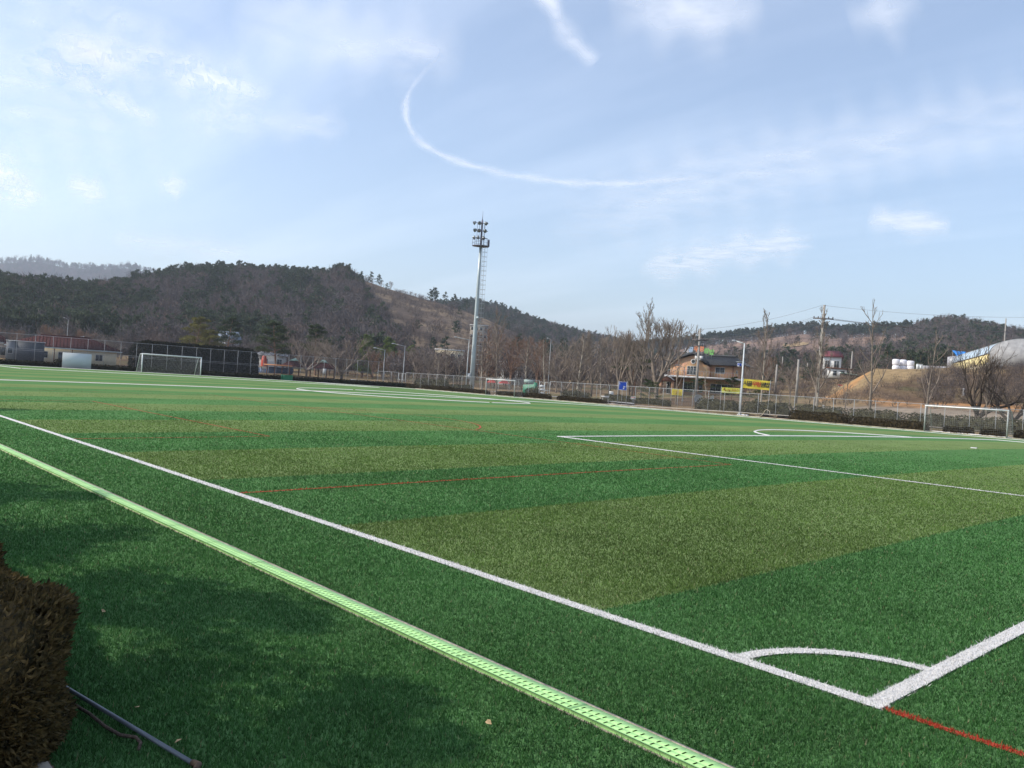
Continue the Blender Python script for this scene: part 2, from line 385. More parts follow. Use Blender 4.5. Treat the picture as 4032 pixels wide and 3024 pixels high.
# ---- lime drainage channel beside the touchline: every cover its own piece, slots cut through
lime = mat('lime_plastic', (0.42, 0.72, 0.26), 0.55, 0.10, 5, 0.4, bump=0.05)
concrete = mat('concrete', (0.42, 0.36, 0.27), 0.9, 0.25, 9, 0.2, bump=0.4)
black = mat('channel_dark', (0.012, 0.016, 0.012), 0.9, 0.3, 5, 0.1)
drain = thing('drainage_channel', 'long lime green slotted drainage channel sunk in the turf beside the white touchline', 'drain', (0, 1.578, 0.0))
def cover_mesh():
    mb = MB(); Lc = 0.998; W0 = -0.069; W1 = 0.069; ns = 19; pit = Lc/ns
    ys = [W0, -0.0290, 0.0040, 0.0205, 0.0535, W1]
    xs = [0.0]
    for i in range(ns): xs += [i*pit+pit*0.38, i*pit+pit*0.60]
    xs.append(Lc); zt_, zb = 0.033, 0.008
    V = []; idx = {}
    def vid(i, j, t):
        if (i, j, t) not in idx:
            idx[(i, j, t)] = len(V); V.append((xs[i]+(0.004*((ys[j]-0.01)/0.06)), ys[j], t))
        return idx[(i, j, t)]
    F = []
    hole = lambda i, j: i % 2 == 1 and j in (1, 3) and 0 < i < len(xs)-1
    for i in range(len(xs)-1):
        for j in range(5):
            if hole(i, j):
                c = [(i, j), (i+1, j), (i+1, j+1), (i, j+1)]
                for p, q in zip(c, c[1:]+c[:1]): F.append((vid(*q, zt_), vid(*p, zt_), vid(*p, zb), vid(*q, zb)))
            else: F.append((vid(i, j, zt_), vid(i+1, j, zt_), vid(i+1, j+1, zt_), vid(i, j+1, zt_)))
    n = len(xs)-1
    for j in (0, 5):
        for i in range(n): F.append((vid(i, j, zt_), vid(i, j, zb), vid(i+1, j, zb), vid(i+1, j, zt_)))
    for i in (0, n):
        for j in range(5): F.append((vid(i, j, zt_), vid(i, j+1, zt_), vid(i, j+1, zb), vid(i, j, zb)))
    mb.add(V, F); return mb.mesh('channel_cover', lime)
cm = cover_mesh()
for i in range(40):
    o = link('channel_cover', cm, drain); o.location = (-4+i, 0.0012*random.uniform(-1, 1), random.uniform(-.0012, .0012)); o.rotation_euler = (0, 0, random.uniform(-.0012, .0012))
MB().box((16, 0, 0.003), (40, 0.136, 0.004)).obj('channel_bed', black, drain)
mb = MB()
for sgn, w, top in ((-1, 0.018, 0.036), (1, 0.006, 0.014)): mb.box((16, sgn*(0.0705+w/2), top/2-.002), (40, w, top))
mb.obj('concrete_edge', concrete, drain)

# ------------------------------------------------------------------ vegetation builders
BARK = mat('bark_grey', (0.20, 0.165, 0.13), 0.9, 0.35, 8, 0.1, bump=0.5)
BARKP = mat('bark_pale', (0.34, 0.30, 0.24), 0.9, 0.3, 8, 0.1, bump=0.5)
BARKD = mat('bark_dark', (0.09, 0.07, 0.055), 0.9, 0.35, 8, 0.1, bump=0.5)
TWIG = mat('twig_brown', (0.215, 0.175, 0.14), 0.9, 0.3, 2, 0.1)
TWIGR = mat('twig_russet', (0.205, 0.13, 0.09), 0.9, 0.3, 2, 0.1)
PINEBARK = mat('pine_bark', (0.22, 0.13, 0.085), 0.9, 0.35, 6, 0.1, bump=0.5)
NEEDLE = mat('pine_needles', (0.052, 0.070, 0.026), 0.8, 0.5, 1.2, 0.15, trans=0.2)
NEEDLEY = mat('pine_needles_yellow', (0.135, 0.125, 0.030), 0.8, 0.45, 1.2, 0.15, trans=0.25)
NEEDLEF = mat('far_pine_needles', (0.056, 0.072, 0.040), 0.85, 0.5, 0.4, 0.1, trans=0.2)
BAMBOO = mat('bamboo_leaves', (0.13, 0.17, 0.045), 0.8, 0.4, 0.8, 0.15, trans=0.3)
YEW = mat('yew_foliage', (0.050, 0.036, 0.015), 0.75, 0.6, 5, 0.2, trans=0.2)
YEWD = mat('dark_evergreen', (0.022, 0.022, 0.011), 0.8, 0.5, 1.5, 0.1, trans=0.1)
PRIVET = mat('privet_foliage', (0.075, 0.070, 0.036), 0.8, 0.5, 2, 0.15, trans=0.2)
BRUSH = mat('dry_brush', (0.22, 0.165, 0.12), 0.9, 0.4, 1.5, 0.1)
DRYG = mat('dry_grass', (0.33, 0.25, 0.12), 0.9, 0.35, 1.5, 0.1)

def nrm(v): return v/(np.linalg.norm(v)+1e-12)
def rdir(r): return nrm(r.standard_normal(3))
class Twigs:
    def __init__(s, r): s.r = r; s.tr = MB(); s.cr = MB()
    def limb(s, p, d, ln, r0, r1, n=4, wander=0.12, up=0.05, sides=4, trunk=False):
        pts = [np.array(p, float)]; d = nrm(np.array(d, float))
        for _ in range(n):
            d = nrm(d+s.r.standard_normal(3)*wander+np.array([0, 0, up])); pts.append(pts[-1]+d*ln/n)
        k = 1.0 if trunk else 1.75
        (s.tr if trunk else s.cr).tube(pts, np.linspace(r0, r1, n+1)*k, sides, cap=False); return np.array(pts), d
    def fork(s, p, d, ln, r0, depth, spread, up, tw=0.012, shrink=0.78):
        r1 = max(tw*0.8, r0*0.66); pts, d = s.limb(p, d, ln, r0, r1, 3, 0.10, up, 4 if r0 > 0.03 else 3)
        if depth <= 0: return
        k = 2 if s.r.random() < 0.45 else 3
        for i in range(k):
            ax = rdir(s.r); nd = nrm(d+nrm(np.cross(d, ax))*math.tan(spread*s.r.uniform(0.5, 1.25)))
            s.fork(pts[-1], nd, ln*shrink*s.r.uniform(0.8, 1.15), max(tw, r1*(0.85 if i == 0 else 0.7)), depth-1, spread, up, tw, shrink)
        q = pts[s.r.integers(1, 3)]; nd = nrm(d+nrm(np.cross(d, rdir(s.r)))*0.8)
        s.fork(q, nd, ln*shrink*0.7, max(tw, r1*0.5), min(depth-2, 2), spread, up, tw, shrink)
def bare_meshes(kind, seed, bark, twig, H=10.0):
    """a leafless tree 10 m tall; returns trunk mesh and crown mesh"""
    r = np.random.default_rng(seed); T = Twigs(r)
    if kind in ('leader', 'whip', 'pole'):
        r0 = {'leader': 0.16, 'whip': 0.12, 'pole': 0.15}[kind]
        pts, d = T.limb((0, 0, -0.2), (0, 0, 1), H*0.99, r0, 0.014, 14, 0.022, 0.03, 7, True)
        nb = {'leader': 26, 'whip': 12, 'pole': 17}[kind]; t0 = {'leader': 0.2, 'whip': 0.22, 'pole': 0.25}[kind]
        for i in range(nb):
            t = t0+(0.97-t0)*(i+r.random()*0.7)/nb; q = pts[0]+0; j = t*14; a = int(j); q = pts[a]+(pts[min(14, a+1)]-pts[a])*(j-a)
            an = i*2.4+r.uniform(-.5, .5); el = rad(r.uniform(28, 52)) if kind != 'whip' else rad(r.uniform(40, 65))
            dd = np.array([math.cos(an)*math.cos(el), math.sin(an)*math.cos(el), math.sin(el)])
            ln = H*(0.31*(1-t)**0.75+0.05)*r.uniform(0.65, 1.2)
            if kind == 'pole': ln *= 0.55
            rb = 0.42*np.interp(j, [0, 14], [r0, 0.02])
            bp, bd = T.limb(q, dd, ln, max(0.018, rb), 0.011, 5, 0.10, 0.13, 4)
            for m in range({'leader': 9, 'whip': 4, 'pole': 5}[kind]):
                u = r.uniform(0.25, 1.0); k = min(4, int(u*5)); sp = bp[k]+(bp[k+1]-bp[k])*(u*5-k)
                nd = nrm(bd+rdir(r)*0.75+np.array([0, 0, 0.35])); l2 = ln*r.uniform(0.18, 0.42)
                tp, td = T.limb(sp, nd, l2, 0.013, 0.008, 2, 0.12, 0.1, 3)
                if kind == 'leader':
                    for _ in range(2): T.limb(tp[1], nrm(td+rdir(r)*0.8), l2*0.6, 0.010, 0.007, 2, 0.1, 0.1, 3)
    elif kind == 'vase':
        pts, d = T.limb((0, 0, -0.2), (0, 0, 1), H*0.24, 0.21, 0.17, 4, 0.03, 0.05, 7, True)
        for i in range(6):
            an = i*2*math.pi/6+r.uniform(-.3, .3); sp = rad(r.uniform(14, 33))
            dd = np.array([math.cos(an)*math.sin(sp), math.sin(an)*math.sin(sp), math.cos(sp)])
            T.fork(pts[-1]-np.array([0, 0, r.uniform(0, 0.5)]), dd, H*0.24, 0.10, 5, rad(17), 0.10, 0.010, 0.74)
    elif kind == 'spread':
        pts, d = T.limb((0, 0, -0.2), (0.05, 0, 1), H*0.20, 0.24, 0.2, 4, 0.05, 0.05, 7, True)
        for i in range(5):
            an = i*2*math.pi/5+r.uniform(-.4, .4); sp = rad(r.uniform(32, 58))
            dd = np.array([math.cos(an)*math.sin(sp), math.sin(an)*math.sin(sp), math.cos(sp)])
            T.fork(pts[-1]-np.array([0, 0, r.uniform(0, 0.6)]), dd, H*0.26, 0.13, 4, rad(24), 0.09, 0.012, 0.76)
    elif kind == 'thicket':
        pts, d = T.limb((0, 0, -0.2), (0, 0, 1), H*0.3, 0.12, 0.10, 3, 0.05, 0.05, 5, True)
        for i in range(7):
            an = i*0.9+r.uniform(-.4, .4); sp = rad(r.uniform(5, 48))
            dd = np.array([math.cos(an)*math.sin(sp), math.sin(an)*math.sin(sp), math.cos(sp)])
            T.fork(pts[r.integers(1, 4)], dd, H*0.25, 0.06, 4, rad(24), 0.05, 0.011, 0.72)
    elif kind == 'column':
        pts, d = T.limb((0, 0, -0.2), (0, 0, 1), H, 0.18, 0.015, 12, 0.015, 0.03, 6, True)
        for i in range(70):
            t = 0.10+0.88*(i/70); j = t*12; a = int(j); q = pts[a]+(pts[min(12, a+1)]-pts[a])*(j-a); an = i*2.4
            el = rad(r.uniform(25, 45)); dd = np.array([math.cos(an)*math.cos(el), math.sin(an)*math.cos(el), math.sin(el)])
            ln = H*0.20*(1-t)**0.7+0.35; bp, bd = T.limb(q, dd, ln, 0.030, 0.010, 3, 0.08, 0.12, 3)
            for m in range(5): T.limb(bp[r.integers(1, 4)], nrm(bd+rdir(r)*0.8), ln*0.4, 0.012, 0.008, 2, 0.1, 0.1, 3)
    return T.tr.mesh('trunk', bark, True), T.cr.mesh('crown', twig)
def tufts(mb, C, n, rx, rz, ln, w, r, upb=0.3):
    """needle sprays: thin triangles spread through a flattened pad"""
    p = r.standard_normal((n, 3)); p /= np.linalg.norm(p, axis=1)[:, None]; p *= (r.random(n)**0.45)[:, None]
    p = p*np.array([rx, rx, rz])+np.asarray(C)
    d = r.standard_normal((n, 3))+np.array([0, 0, upb]); d /= np.linalg.norm(d, axis=1)[:, None]
    s = np.cross(d, r.standard_normal((n, 3))); s /= np.linalg.norm(s, axis=1)[:, None]+1e-9
    k = (0.6+0.8*r.random(n))[:, None]
    V = np.stack([p-s*w*k, p+s*w*k, p+d*ln*k], 1).reshape(-1, 3); mb.add(V, np.arange(3*n).reshape(-1, 3))
def pine_meshes(seed, needle, H=8.0, pads=22, nt=150, flat=0.24, lean=0.05, open_=0.35, spread=0.27):
    r = np.random.default_rng(seed); T = Twigs(r); nd = MB()
    pts, d = T.limb((0, 0, -0.2), (lean, 0.02, 1), H*0.97, 0.022*H, 0.03, 10, 0.05, 0.06, 6, True)
    for i in range(pads):
        t = open_+(0.98-open_)*(i/(pads-1)); j = t*10; a = min(9, int(j)); q = pts[a]+(pts[a+1]-pts[a])*(j-a)
        an = i*2.4+r.uniform(-.5, .5); ln = H*spread*(1-0.75*((t-open_)/(1-open_))**1.5)*r.uniform(0.6, 1.15)
        dd = np.array([math.cos(an), math.sin(an), r.uniform(0.0, 0.3)]); bp, _ = T.limb(q, dd, ln, 0.008*H*(1.1-t)+0.012, 0.012, 4, 0.10, 0.06, 4, True)
        for m, f in ((4, 1.0), (3, 0.8), (2, 0.6)):
            tufts(nd, bp[m]+np.array([0, 0, 0.06*H*flat]), int(nt*f*(0.5 if m < 4 else 1)), ln*0.36+0.16, (ln*0.36+0.16)*flat+0.08, 0.026*H, 0.006*H, r, 0.6)
    tufts(nd, pts[-1], nt, H*0.075, H*0.045, 0.026*H, 0.006*H, r, 0.6)
    return T.tr.mesh('trunk', PINEBARK, True), nd.mesh('crown', needle)
_cache = {}
def tree(name, label, cat, loc, Hs, meshes, base=10.0, rz=None, wide=1.0, group=None, lean=(0, 0)):
    """a tree thing with trunk and crown; meshes are shared, size and turn are its own"""
    o = thing(name, label, cat, loc, random.uniform(0, 6.28) if rz is None else rz, group)
    o.rotation_euler = (lean[0], lean[1], o.rotation_euler[2]); k = Hs/base; o.scale = (k*wide, k*wide, k)
    link('trunk', meshes[0], o); link('crown', meshes[1], o); return o

def hedge_mesh(L, W, H, n, leaf, m, seed, core=0.86, rough=0.06, name='clipped_hedge', asp=0.45, endr=0.45):
    """clipped shrub row along x: bumpy rounded box covered in small leaf faces"""
    r = np.random.default_rng(seed); mb = MB()
    def surf(u, v):                         # u along the length, v around from one foot over the top to the other
        y = np.interp(v, [0, .12, .36, .42, .58, .64, .88, 1], [-.5, -.52, -.48, -.40, .40, .48, .52, .5])*W
        z = np.interp(v, [0, .12, .36, .42, .58, .64, .88, 1], [.02, .3, .88, 1, 1, .88, .3, .02])*H
        e = np.minimum(u, 1-u)*L; s = np.clip(e/(endr*H), 0, 1); s = np.sqrt(np.clip(1-(1-s)**2, 0, 1))
        k = 1+rough*4*(fbm(u*L*1.7+seed, v*5)-0.5)
        return np.stack([(u-.5)*L, y*(0.35+0.65*s)*k, z*(0.55+0.45*s)*k], -1)
    nu = max(8, int(L*2)); U, V = np.meshgrid(np.linspace(0, 1, nu), np.linspace(0, 1, 15), indexing='ij')
    Pc = surf(U, V)*np.array([1-0.30*H/L, core, core]); mb.grid(Pc[..., 0], Pc[..., 1], Pc[..., 2])
    for e in (0, nu-1): mb.add(Pc[e], [tuple(range(15))])
    ne = int(n*min(0.35, 0.6*W/(L+W)))
    u = np.concatenate([r.random(n), np.where(r.random(ne) < .5, 0.004, .996)]); v = r.random(n+ne)
    p = surf(u, v); inn = np.ones(n+ne); inn[n:] = np.sqrt(r.random(ne)); p[:, 1] *= inn; p[:, 2] = np.where(np.arange(n+ne) >= n, p[:, 2]*(0.1+0.9*r.random(n+ne)), p[:, 2])
    c = np.array([0, 0, H*0.4]); nn = p-np.stack([p[:, 0], p[:, 1]*0.1, np.full(len(p), H*0.45)], 1); nn[n:] += np.stack([np.sign(p[n:, 0])*W*0.5, 0*p[n:, 0], 0*p[n:, 0]], 1)
    nn /= np.linalg.norm(nn, axis=1)[:, None]+1e-9
    d = nn+r.standard_normal(p.shape)*0.7+np.array([0, 0, 0.25]); d /= np.linalg.norm(d, axis=1)[:, None]
    s = np.cross(d, r.standard_normal(p.shape)); s /= np.linalg.norm(s, axis=1)[:, None]+1e-9
    k = (0.5+r.random(len(p)))[:, None]*leaf; p = p-nn*leaf*r.uniform(0, 1.2, len(p))[:, None]
    Vv = np.stack([p-s*k*asp*.6, p+d*k*.45-s*k*asp, p+d*k, p+d*k*.45+s*k*asp], 1).reshape(-1, 3)
    mb.add(Vv, np.arange(4*len(p)).reshape(-1, 4)); return mb.mesh(name, m)

# ------------------------------------------------------------------ terrain beyond the fences
COLS = [   # picture column: (distance, height) profile of the ground
    (-900, [(60, -.6), (100, -.1), (130, 0), (200, 1.0), (320, 4), (900, 10)]),
    (0,    [(60, -.6), (100, -.1), (135, 0), (200, 1.2), (320, 5), (900, 10)]),
    (850,  [(60, -.6), (100, -.1), (145, 0), (200, 1.5), (320, 8), (900, 14)]),
    (1500, [(60, -.6), (110, -.1), (150, 0), (200, .5), (320, 6), (900, 14)]),
    (2300, [(60, -.6), (90, -.1), (110, 0), (160, .6), (320, 6), (900, 20)]),
    (2640, [(60, -.6), (85, -.1), (105, .1), (140, 1.5), (200, 2.4), (320, 9), (900, 24)]),
    (3000, [(60, -.6), (80, -.1), (98, .2), (130, 2.2), (200, 4.5), (320, 14), (900, 30)]),
    (3200, [(60, -.6), (78, -.1), (95, .3), (130, 2.6), (200, 6.5), (320, 16), (900, 30)]),
    (3275, [(60, -.6), (77, -.1), (93, .35), (122, 2.8), (150, 4.2), (200, 6.5), (320, 16), (900, 30)]),
    (3360, [(60, -.6), (76, -.1), (92, .35), (115, 2.8), (135, 5.4), (150, 6.6), (200, 7.6), (320, 16), (900, 30)]),
    (3440, [(60, -.6), (75, -.1), (91, .35), (108, 2.6), (122, 5.0), (142, 8.4), (175, 9.0), (240, 10), (320, 16), (900, 30)]),
    (3700, [(60, -.6), (73, -.1), (88, .35), (98, 2.2), (112, 3.6), (132, 8.2), (150, 9.6), (240, 11), (320, 17), (900, 32)]),
    (4032, [(60, -.6), (70, -.1), (84, .35), (93, 2.2), (106, 3.8), (126, 8.4), (146, 10.2), (240, 12), (320, 18), (900, 34)]),
    (5200, [(55, -.6), (62, -.1), (75, .35), (83, 2.2), (95, 3.8), (115, 8.4), (135, 10.2), (240, 12), (320, 18), (900, 34)]),
]
DEPS = np.concatenate([np.linspace(60, 240, 121), np.linspace(246, 900, 60)])
_px = np.array([c[0] for c in COLS], float); _tab = np.array([np.interp(DEPS, [q[0] for q in c[1]], [q[1] for q in c[1]]) for c in COLS])
def Hgt(px, dep):
    px = np.asarray(px, float); dep = np.asarray(dep, float)
    i = np.clip(np.searchsorted(_px, px)-1, 0, len(_px)-2); t = np.clip((px-_px[i])/(_px[i+1]-_px[i]), 0, 1)
    j = np.interp(dep, DEPS, np.arange(len(DEPS))); j0 = np.clip(j.astype(int), 0, len(DEPS)-2); f = j-j0
    a = _tab[i, j0]*(1-f)+_tab[i, j0+1]*f; b = _tab[i+1, j0]*(1-f)+_tab[i+1, j0+1]*f
    return a*(1-t)+b*t
def colxy(px, dep):                          # ground-plan position in picture column px at distance dep
    k = (np.asarray(px, float)-2016.0)/FPX; fx, fy = math.cos(YAW), math.sin(YAW)
    return CX+dep*(fx+_r[0]*k), CY+dep*(fy+_r[1]*k)
def pxdep(x, y):
    dx = np.asarray(x)-CX; dy = np.asarray(y)-CY; dep = dx*math.cos(YAW)+dy*math.sin(YAW); k = (dx*_r[0]+dy*_r[1])/dep
    return 2016+k*FPX, dep
def onground(px, dep):                       # px measured on the horizon line
    x, y = colxy(px, dep); z = float(Hgt(px, dep)); return (float(x), float(y), z)
PX = np.concatenate([np.linspace(-900, 2200, 90), np.linspace(2215, 5200, 260)])
U, V = np.meshgrid(PX, DEPS, indexing='ij'); X, Y = colxy(U, V); Z = Hgt(U, V)
Z = Z+0.5*(fbm(X*0.12, Y*0.12)-0.5)*sstep(85, 120, V)+0.5*(fbm(X*0.5, Y*0.5, 3)-0.5)*sstep(1.5, 4, Z)
Z = np.where((X < 125.6) & (Y > -79.4), -0.6, Z)
def earth_colour(px, d, x, y):
    """what lies on the ground: dry grass, orange earth (sunlit tone painted in), tan earth, ploughed strip, fallow field"""
    n1 = fbm(x*0.10, y*0.10, 5); n2 = fbm(x*0.6+5, y*0.6, 4); c = np.empty(px.shape+(3,)); L = lambda a, b, t: np.array(a)+(np.array(b)-np.array(a))*np.clip(t, 0, 1)[..., None]
    c[:] = L((0.115, 0.080, 0.055), (0.225, 0.165, 0.095), (n1-0.36)*4); c = c+(L((0.10, 0.10, 0.05), (0.10, 0.10, 0.05), n1)-c)*(0.6*sstep(.52, .60, fbm(x*.07+40, y*.07)))[..., None]
    j = 10*(n1-.47)+5*(n2-.47)
    def lay(col, m): nonlocal c; c = c+(np.array(col)-c)*np.clip(m, 0, 1)[..., None]
    lo = np.interp(px, [2950, 3200, 3500, 3800, 4200], [97, 93, 90.5, 87, 82]); hi = np.interp(px, [2950, 3200, 3500, 3800, 4200], [118, 108, 102, 96, 90])
    lay((0.235, 0.190, 0.145), sstep(-1, 1, d-lo)*sstep(1, -1, d-hi)*sstep(2930, 2990, px))
    lo = np.interp(px, [3400, 3600, 3800, 4032, 4400], [106, 100, 98, 94, 89]); lay((0.34, 0.185, 0.085), sstep(-1, 1, d-lo+j*.3)*sstep(1.5, -1.5, d-lo-5.5+j*.5)*sstep(3360, 3480, px+j*6)*.9)
    up = np.interp(px, [3270, 3330, 3440, 3560, 3640], [132, 124, 120, 126, 140]); lay((0.265, 0.190, 0.105), sstep(-4, 4, d-up+j)*sstep(3262, 3285, px)*sstep(3640, 3560, px+j*8)*.9)
    ed_ = np.interp(d, [122, 135, 150, 165], [3278, 3352, 3440, 3470]); lay((0.36, 0.205, 0.095), sstep(-70, -40, px-ed_)*sstep(46, 8, px-ed_+j*3)*sstep(116, 124, d)*sstep(170, 160, d))  # left flank: orange earth, with its sunlit tone painted into the colour
    lay((0.30, 0.225, 0.135), sstep(150, 156, d)*sstep(215, 200, d)*sstep(3430, 3460, px)*.7)
    return c*(0.72+0.6*n2)[..., None]
def terrain_mat():
    m = bpy.data.materials.new('dry_slope'); m.use_nodes = True; nt = m.node_tree; N = nt.nodes; L = nt.links; b = N['Principled BSDF']; b.inputs['Roughness'].default_value = 0.95; b.inputs['Specular IOR Level'].default_value = 0.0
    tc = N.new('ShaderNodeTexCoord'); at = N.new('ShaderNodeAttribute'); at.attribute_name = 'earth'
    n = N.new('ShaderNodeTexNoise'); n.inputs['Scale'].default_value = 1.1; n.inputs['Detail'].default_value = 6; L.new(tc.outputs['Object'], n.inputs['Vector'])
    mr = N.new('ShaderNodeMapRange'); mr.inputs['To Min'].default_value = 0.55; mr.inputs['To Max'].default_value = 1.45; L.new(n.outputs['Fac'], mr.inputs['Value'])
    v = N.new('ShaderNodeVectorMath'); v.operation = 'SCALE'; L.new(at.outputs['Color'], v.inputs[0]); L.new(mr.outputs[0], v.inputs['Scale']); L.new(v.outputs[0], b.inputs['Base Color']); return m
mb = MB(); mb.grid(X, Y, Z); me = mb.mesh('terrain', terrain_mat(), True); ca = me.attributes.new('earth', 'FLOAT_COLOR', 'POINT')
cc = np.ones(X.shape+(4,), np.float32); cc[..., :3] = earth_colour(U, V, X, Y); ca.data.foreach_set('color', cc.ravel()); struct(link('terrain', me))

def patch(name, pxs, d0s, d1s, m, lift=0.06, n=24):     # a surface laid over the terrain between two distances
    u = np.linspace(pxs[0], pxs[-1], 60); a = np.interp(u, pxs, d0s); b = np.interp(u, pxs, d1s); t = np.linspace(0, 1, n)
    U2 = np.repeat(u[:, None], n, 1); D2 = a[:, None]+(b-a)[:, None]*t[None]; X2, Y2 = colxy(U2, D2)
    mb = MB(); mb.grid(X2, Y2, Hgt(U2, D2)+lift+0.5*(fbm(X2*0.12, Y2*0.12)-0.5)*sstep(85, 120, D2)+0.5*(fbm(X2*0.5, Y2*0.5, 3)-0.5)*sstep(1.5, 4, Hgt(U2, D2)))
    return struct(mb.obj(name, m, smooth=True))
ORANGE = mat('orange_earth', (0.34, 0.19, 0.09), 0.95, 0.4, 0.5, 0.1, bump=0.5)
TAN = mat('tan_earth', (0.23, 0.165, 0.095), 0.95, 0.5, 0.35, 0.1, bump=0.5, detail=8)
GREYF = mat('grey_field', (0.25, 0.20, 0.15), 0.95, 0.2, 0.5, 0.1)
ASPH = mat('pale_asphalt', (0.30, 0.29, 0.28), 0.9, 0.12, 1.5, 0.2)
patch('road', [1380, 1600, 2000, 2400, 2500], [170, 155, 132, 112, 106], [178, 163, 138, 117, 110], ASPH, 0.10)
patch('path', [2380, 2700, 3100, 3500, 4032, 4400], [102.5, 98.5, 91.6, 84.4, 76.6, 71], [104.4, 100.2, 93.2, 85.8, 77.8, 72], mat('concrete_path', (0.40, 0.36, 0.30), 0.9, 0.2, 1.2, 0.2), 0.10)

# ------------------------------------------------------------------ wooded hills
def hill_mat(name, stops, s1=0.02, s2=0.25):
    m = bpy.data.materials.new(name); m.use_nodes = True; nt = m.node_tree; N = nt.nodes; L = nt.links; b = N['Principled BSDF']; b.inputs['Roughness'].default_value = 1; b.inputs['Specular IOR Level'].default_value = 0.0
    tc = N.new('ShaderNodeTexCoord'); n = N.new('ShaderNodeTexNoise'); n.inputs['Scale'].default_value = s1; n.inputs['Detail'].default_value = 8; n.inputs['Roughness'].default_value = 0.65; L.new(tc.outputs['Object'], n.inputs['Vector'])
    r = N.new('ShaderNodeValToRGB'); e = r.color_ramp.elements
    while len(e) < len(stops): e.new(0.5)
    for q, (p, c) in zip(e, stops): q.position = p; q.color = (*c, 1)
    L.new(n.outputs['Fac'], r.inputs['Fac']); L.new(r.outputs['Color'], b.inputs['Base Color']); return m
class Hill:
    def __init__(s, rows, name, m, g=0.62, noise=3.0, ns=46, step=14, back=1.25):
        # rows: picture column, distance of the foot, height of the foot, distance of the crest, skyline row (bare ground)
        s.rows = np.array(rows, float); s.g = g; s.noise = noise
        px = np.arange(rows[0][0], rows[-1][0]+1, step); t = np.concatenate([np.linspace(0, 1, ns), np.linspace(1.06, 2.0, 12)])
        U, T = np.meshgrid(px, t, indexing='ij'); X, Y, Z = s.pos(U, T, back); mb = MB(); mb.grid(X, Y, Z); struct(mb.obj(name, m, smooth=True))
    def pos(s, px, t, back=1.25):
        R = s.rows; f = [np.interp(px, R[:, 0], R[:, i]) for i in (1, 2, 3, 4)]
        d0, z0, d1, cy = f; x0, y0 = colxy(px, d0); x1, y1 = colxy(px, d1)
        hz = horizon(2016)+(px-2016)*(horizon(3016)-horizon(2016))/1000.0
        z1 = CH+(hz-cy)*d1/FPX/math.cos(ROLL)
        tt = np.clip(t, 0, 1); q = s.g*tt+(1-s.g)*tt*tt*(3-2*tt)
        X = x0+(x1-x0)*t; Y = y0+(y1-y0)*t; Z = z0+(z1-z0)*q-np.clip(t-1, 0, 9)**1.2*(z1-z0)*0.9
        Z = Z+s.noise*(fbm(X*0.02+3, Y*0.02)-0.5)*np.sin(np.clip(tt, 0, 1)*math.pi)*2
        return X, Y, Z
# px, foot distance, foot height, crest distance, crest row
FLOOR = hill_mat('forest_floor', [(0.35, (0.045, 0.034, 0.028)), (0.55, (0.070, 0.050, 0.040)), (0.7, (0.10, 0.072, 0.052))])
SLOPE = hill_mat('cleared_slope', [(0.36, (0.075, 0.056, 0.044)), (0.48, (0.115, 0.090, 0.072)), (0.57, (0.22, 0.165, 0.11)), (0.66, (0.10, 0.08, 0.066))], 0.035)
ROWS_L = [(-900, 210, 1, 330, 1156), (-200, 215, 1, 330, 1171), (0, 220, 1, 335, 1176), (150, 225, 1, 340, 1184), (300, 225, 1.2, 360, 1196), (450, 228, 1.5, 400, 1172), (600, 230, 1.6, 450, 1130), (700, 230, 1.6, 480, 1104), (850, 235, 2, 500, 1096), (1000, 235, 2, 510, 1102), (1240, 240, 2, 520, 1116), (1320, 240, 2, 525, 1084), (1400, 240, 2, 530, 1104), (1500, 240, 2, 530, 1138), (1620, 245, 2, 530, 1172), (1780, 250, 2, 520, 1215), (1900, 255, 2, 500, 1260), (2050, 260, 2, 470, 1330), (2200, 260, 2, 420, 1400), (2300, 260, 2, 380, 1470)]
HL = Hill(ROWS_L, 'hill', FLOOR)
ROWS_M = [(1500, 520, 8, 800, 1254), (1690, 520, 8, 800, 1222), (1840, 520, 8, 800, 1214), (1960, 500, 8, 760, 1238), (2080, 480, 8, 740, 1286), (2200, 460, 8, 730, 1326), (2300, 450, 8, 730, 1348), (2420, 450, 8, 720, 1374), (2520, 450, 8, 700, 1408), (2700, 450, 8, 680, 1444)]
HM = Hill(ROWS_M, 'hill', FLOOR)
ROWS_R = [(2300, 420, 10, 760, 1446), (2480, 400, 10, 780, 1388), (2680, 380, 10, 780, 1374), (2800, 360, 11, 770, 1356), (3000, 340, 13, 750, 1336), (3150, 330, 15, 740, 1316), (3300, 325, 15, 720, 1332), (3420, 320, 15, 690, 1326), (3520, 310, 15, 640, 1330), (3640, 305, 15, 600, 1304), (3720, 300, 15, 590, 1290), (3850, 300, 15, 580, 1314), (4032, 300, 16, 570, 1354), (4500, 300, 16, 560, 1386), (5200, 300, 16, 560, 1406)]
HR = Hill(ROWS_R, 'hill', hill_mat('brush_hill', [(0.36, (0.13, 0.095, 0.078)), (0.5, (0.20, 0.140, 0.110)), (0.64, (0.27, 0.185, 0.135))], 0.03))
ROWS_F = [(-1500, 1500, 10, 2500, 1010), (-300, 1500, 10, 2400, 1040), (0, 1500, 10, 2400, 1036), (130, 1500, 10, 2400, 1030), (220, 1500, 10, 2400, 1052), (350, 1500, 10, 2400, 1062), (470, 1500, 10, 2400, 1056), (560, 1500, 10, 2350, 1072), (700, 1500, 10, 2300, 1100), (1000, 1500, 10, 2300, 1180), (1400, 1500, 10, 2300, 1300), (2000, 1500, 10, 2300, 1420)]
HF = Hill(ROWS_F, 'far_ridge', FLOOR, noise=30)
HF.noise = 30

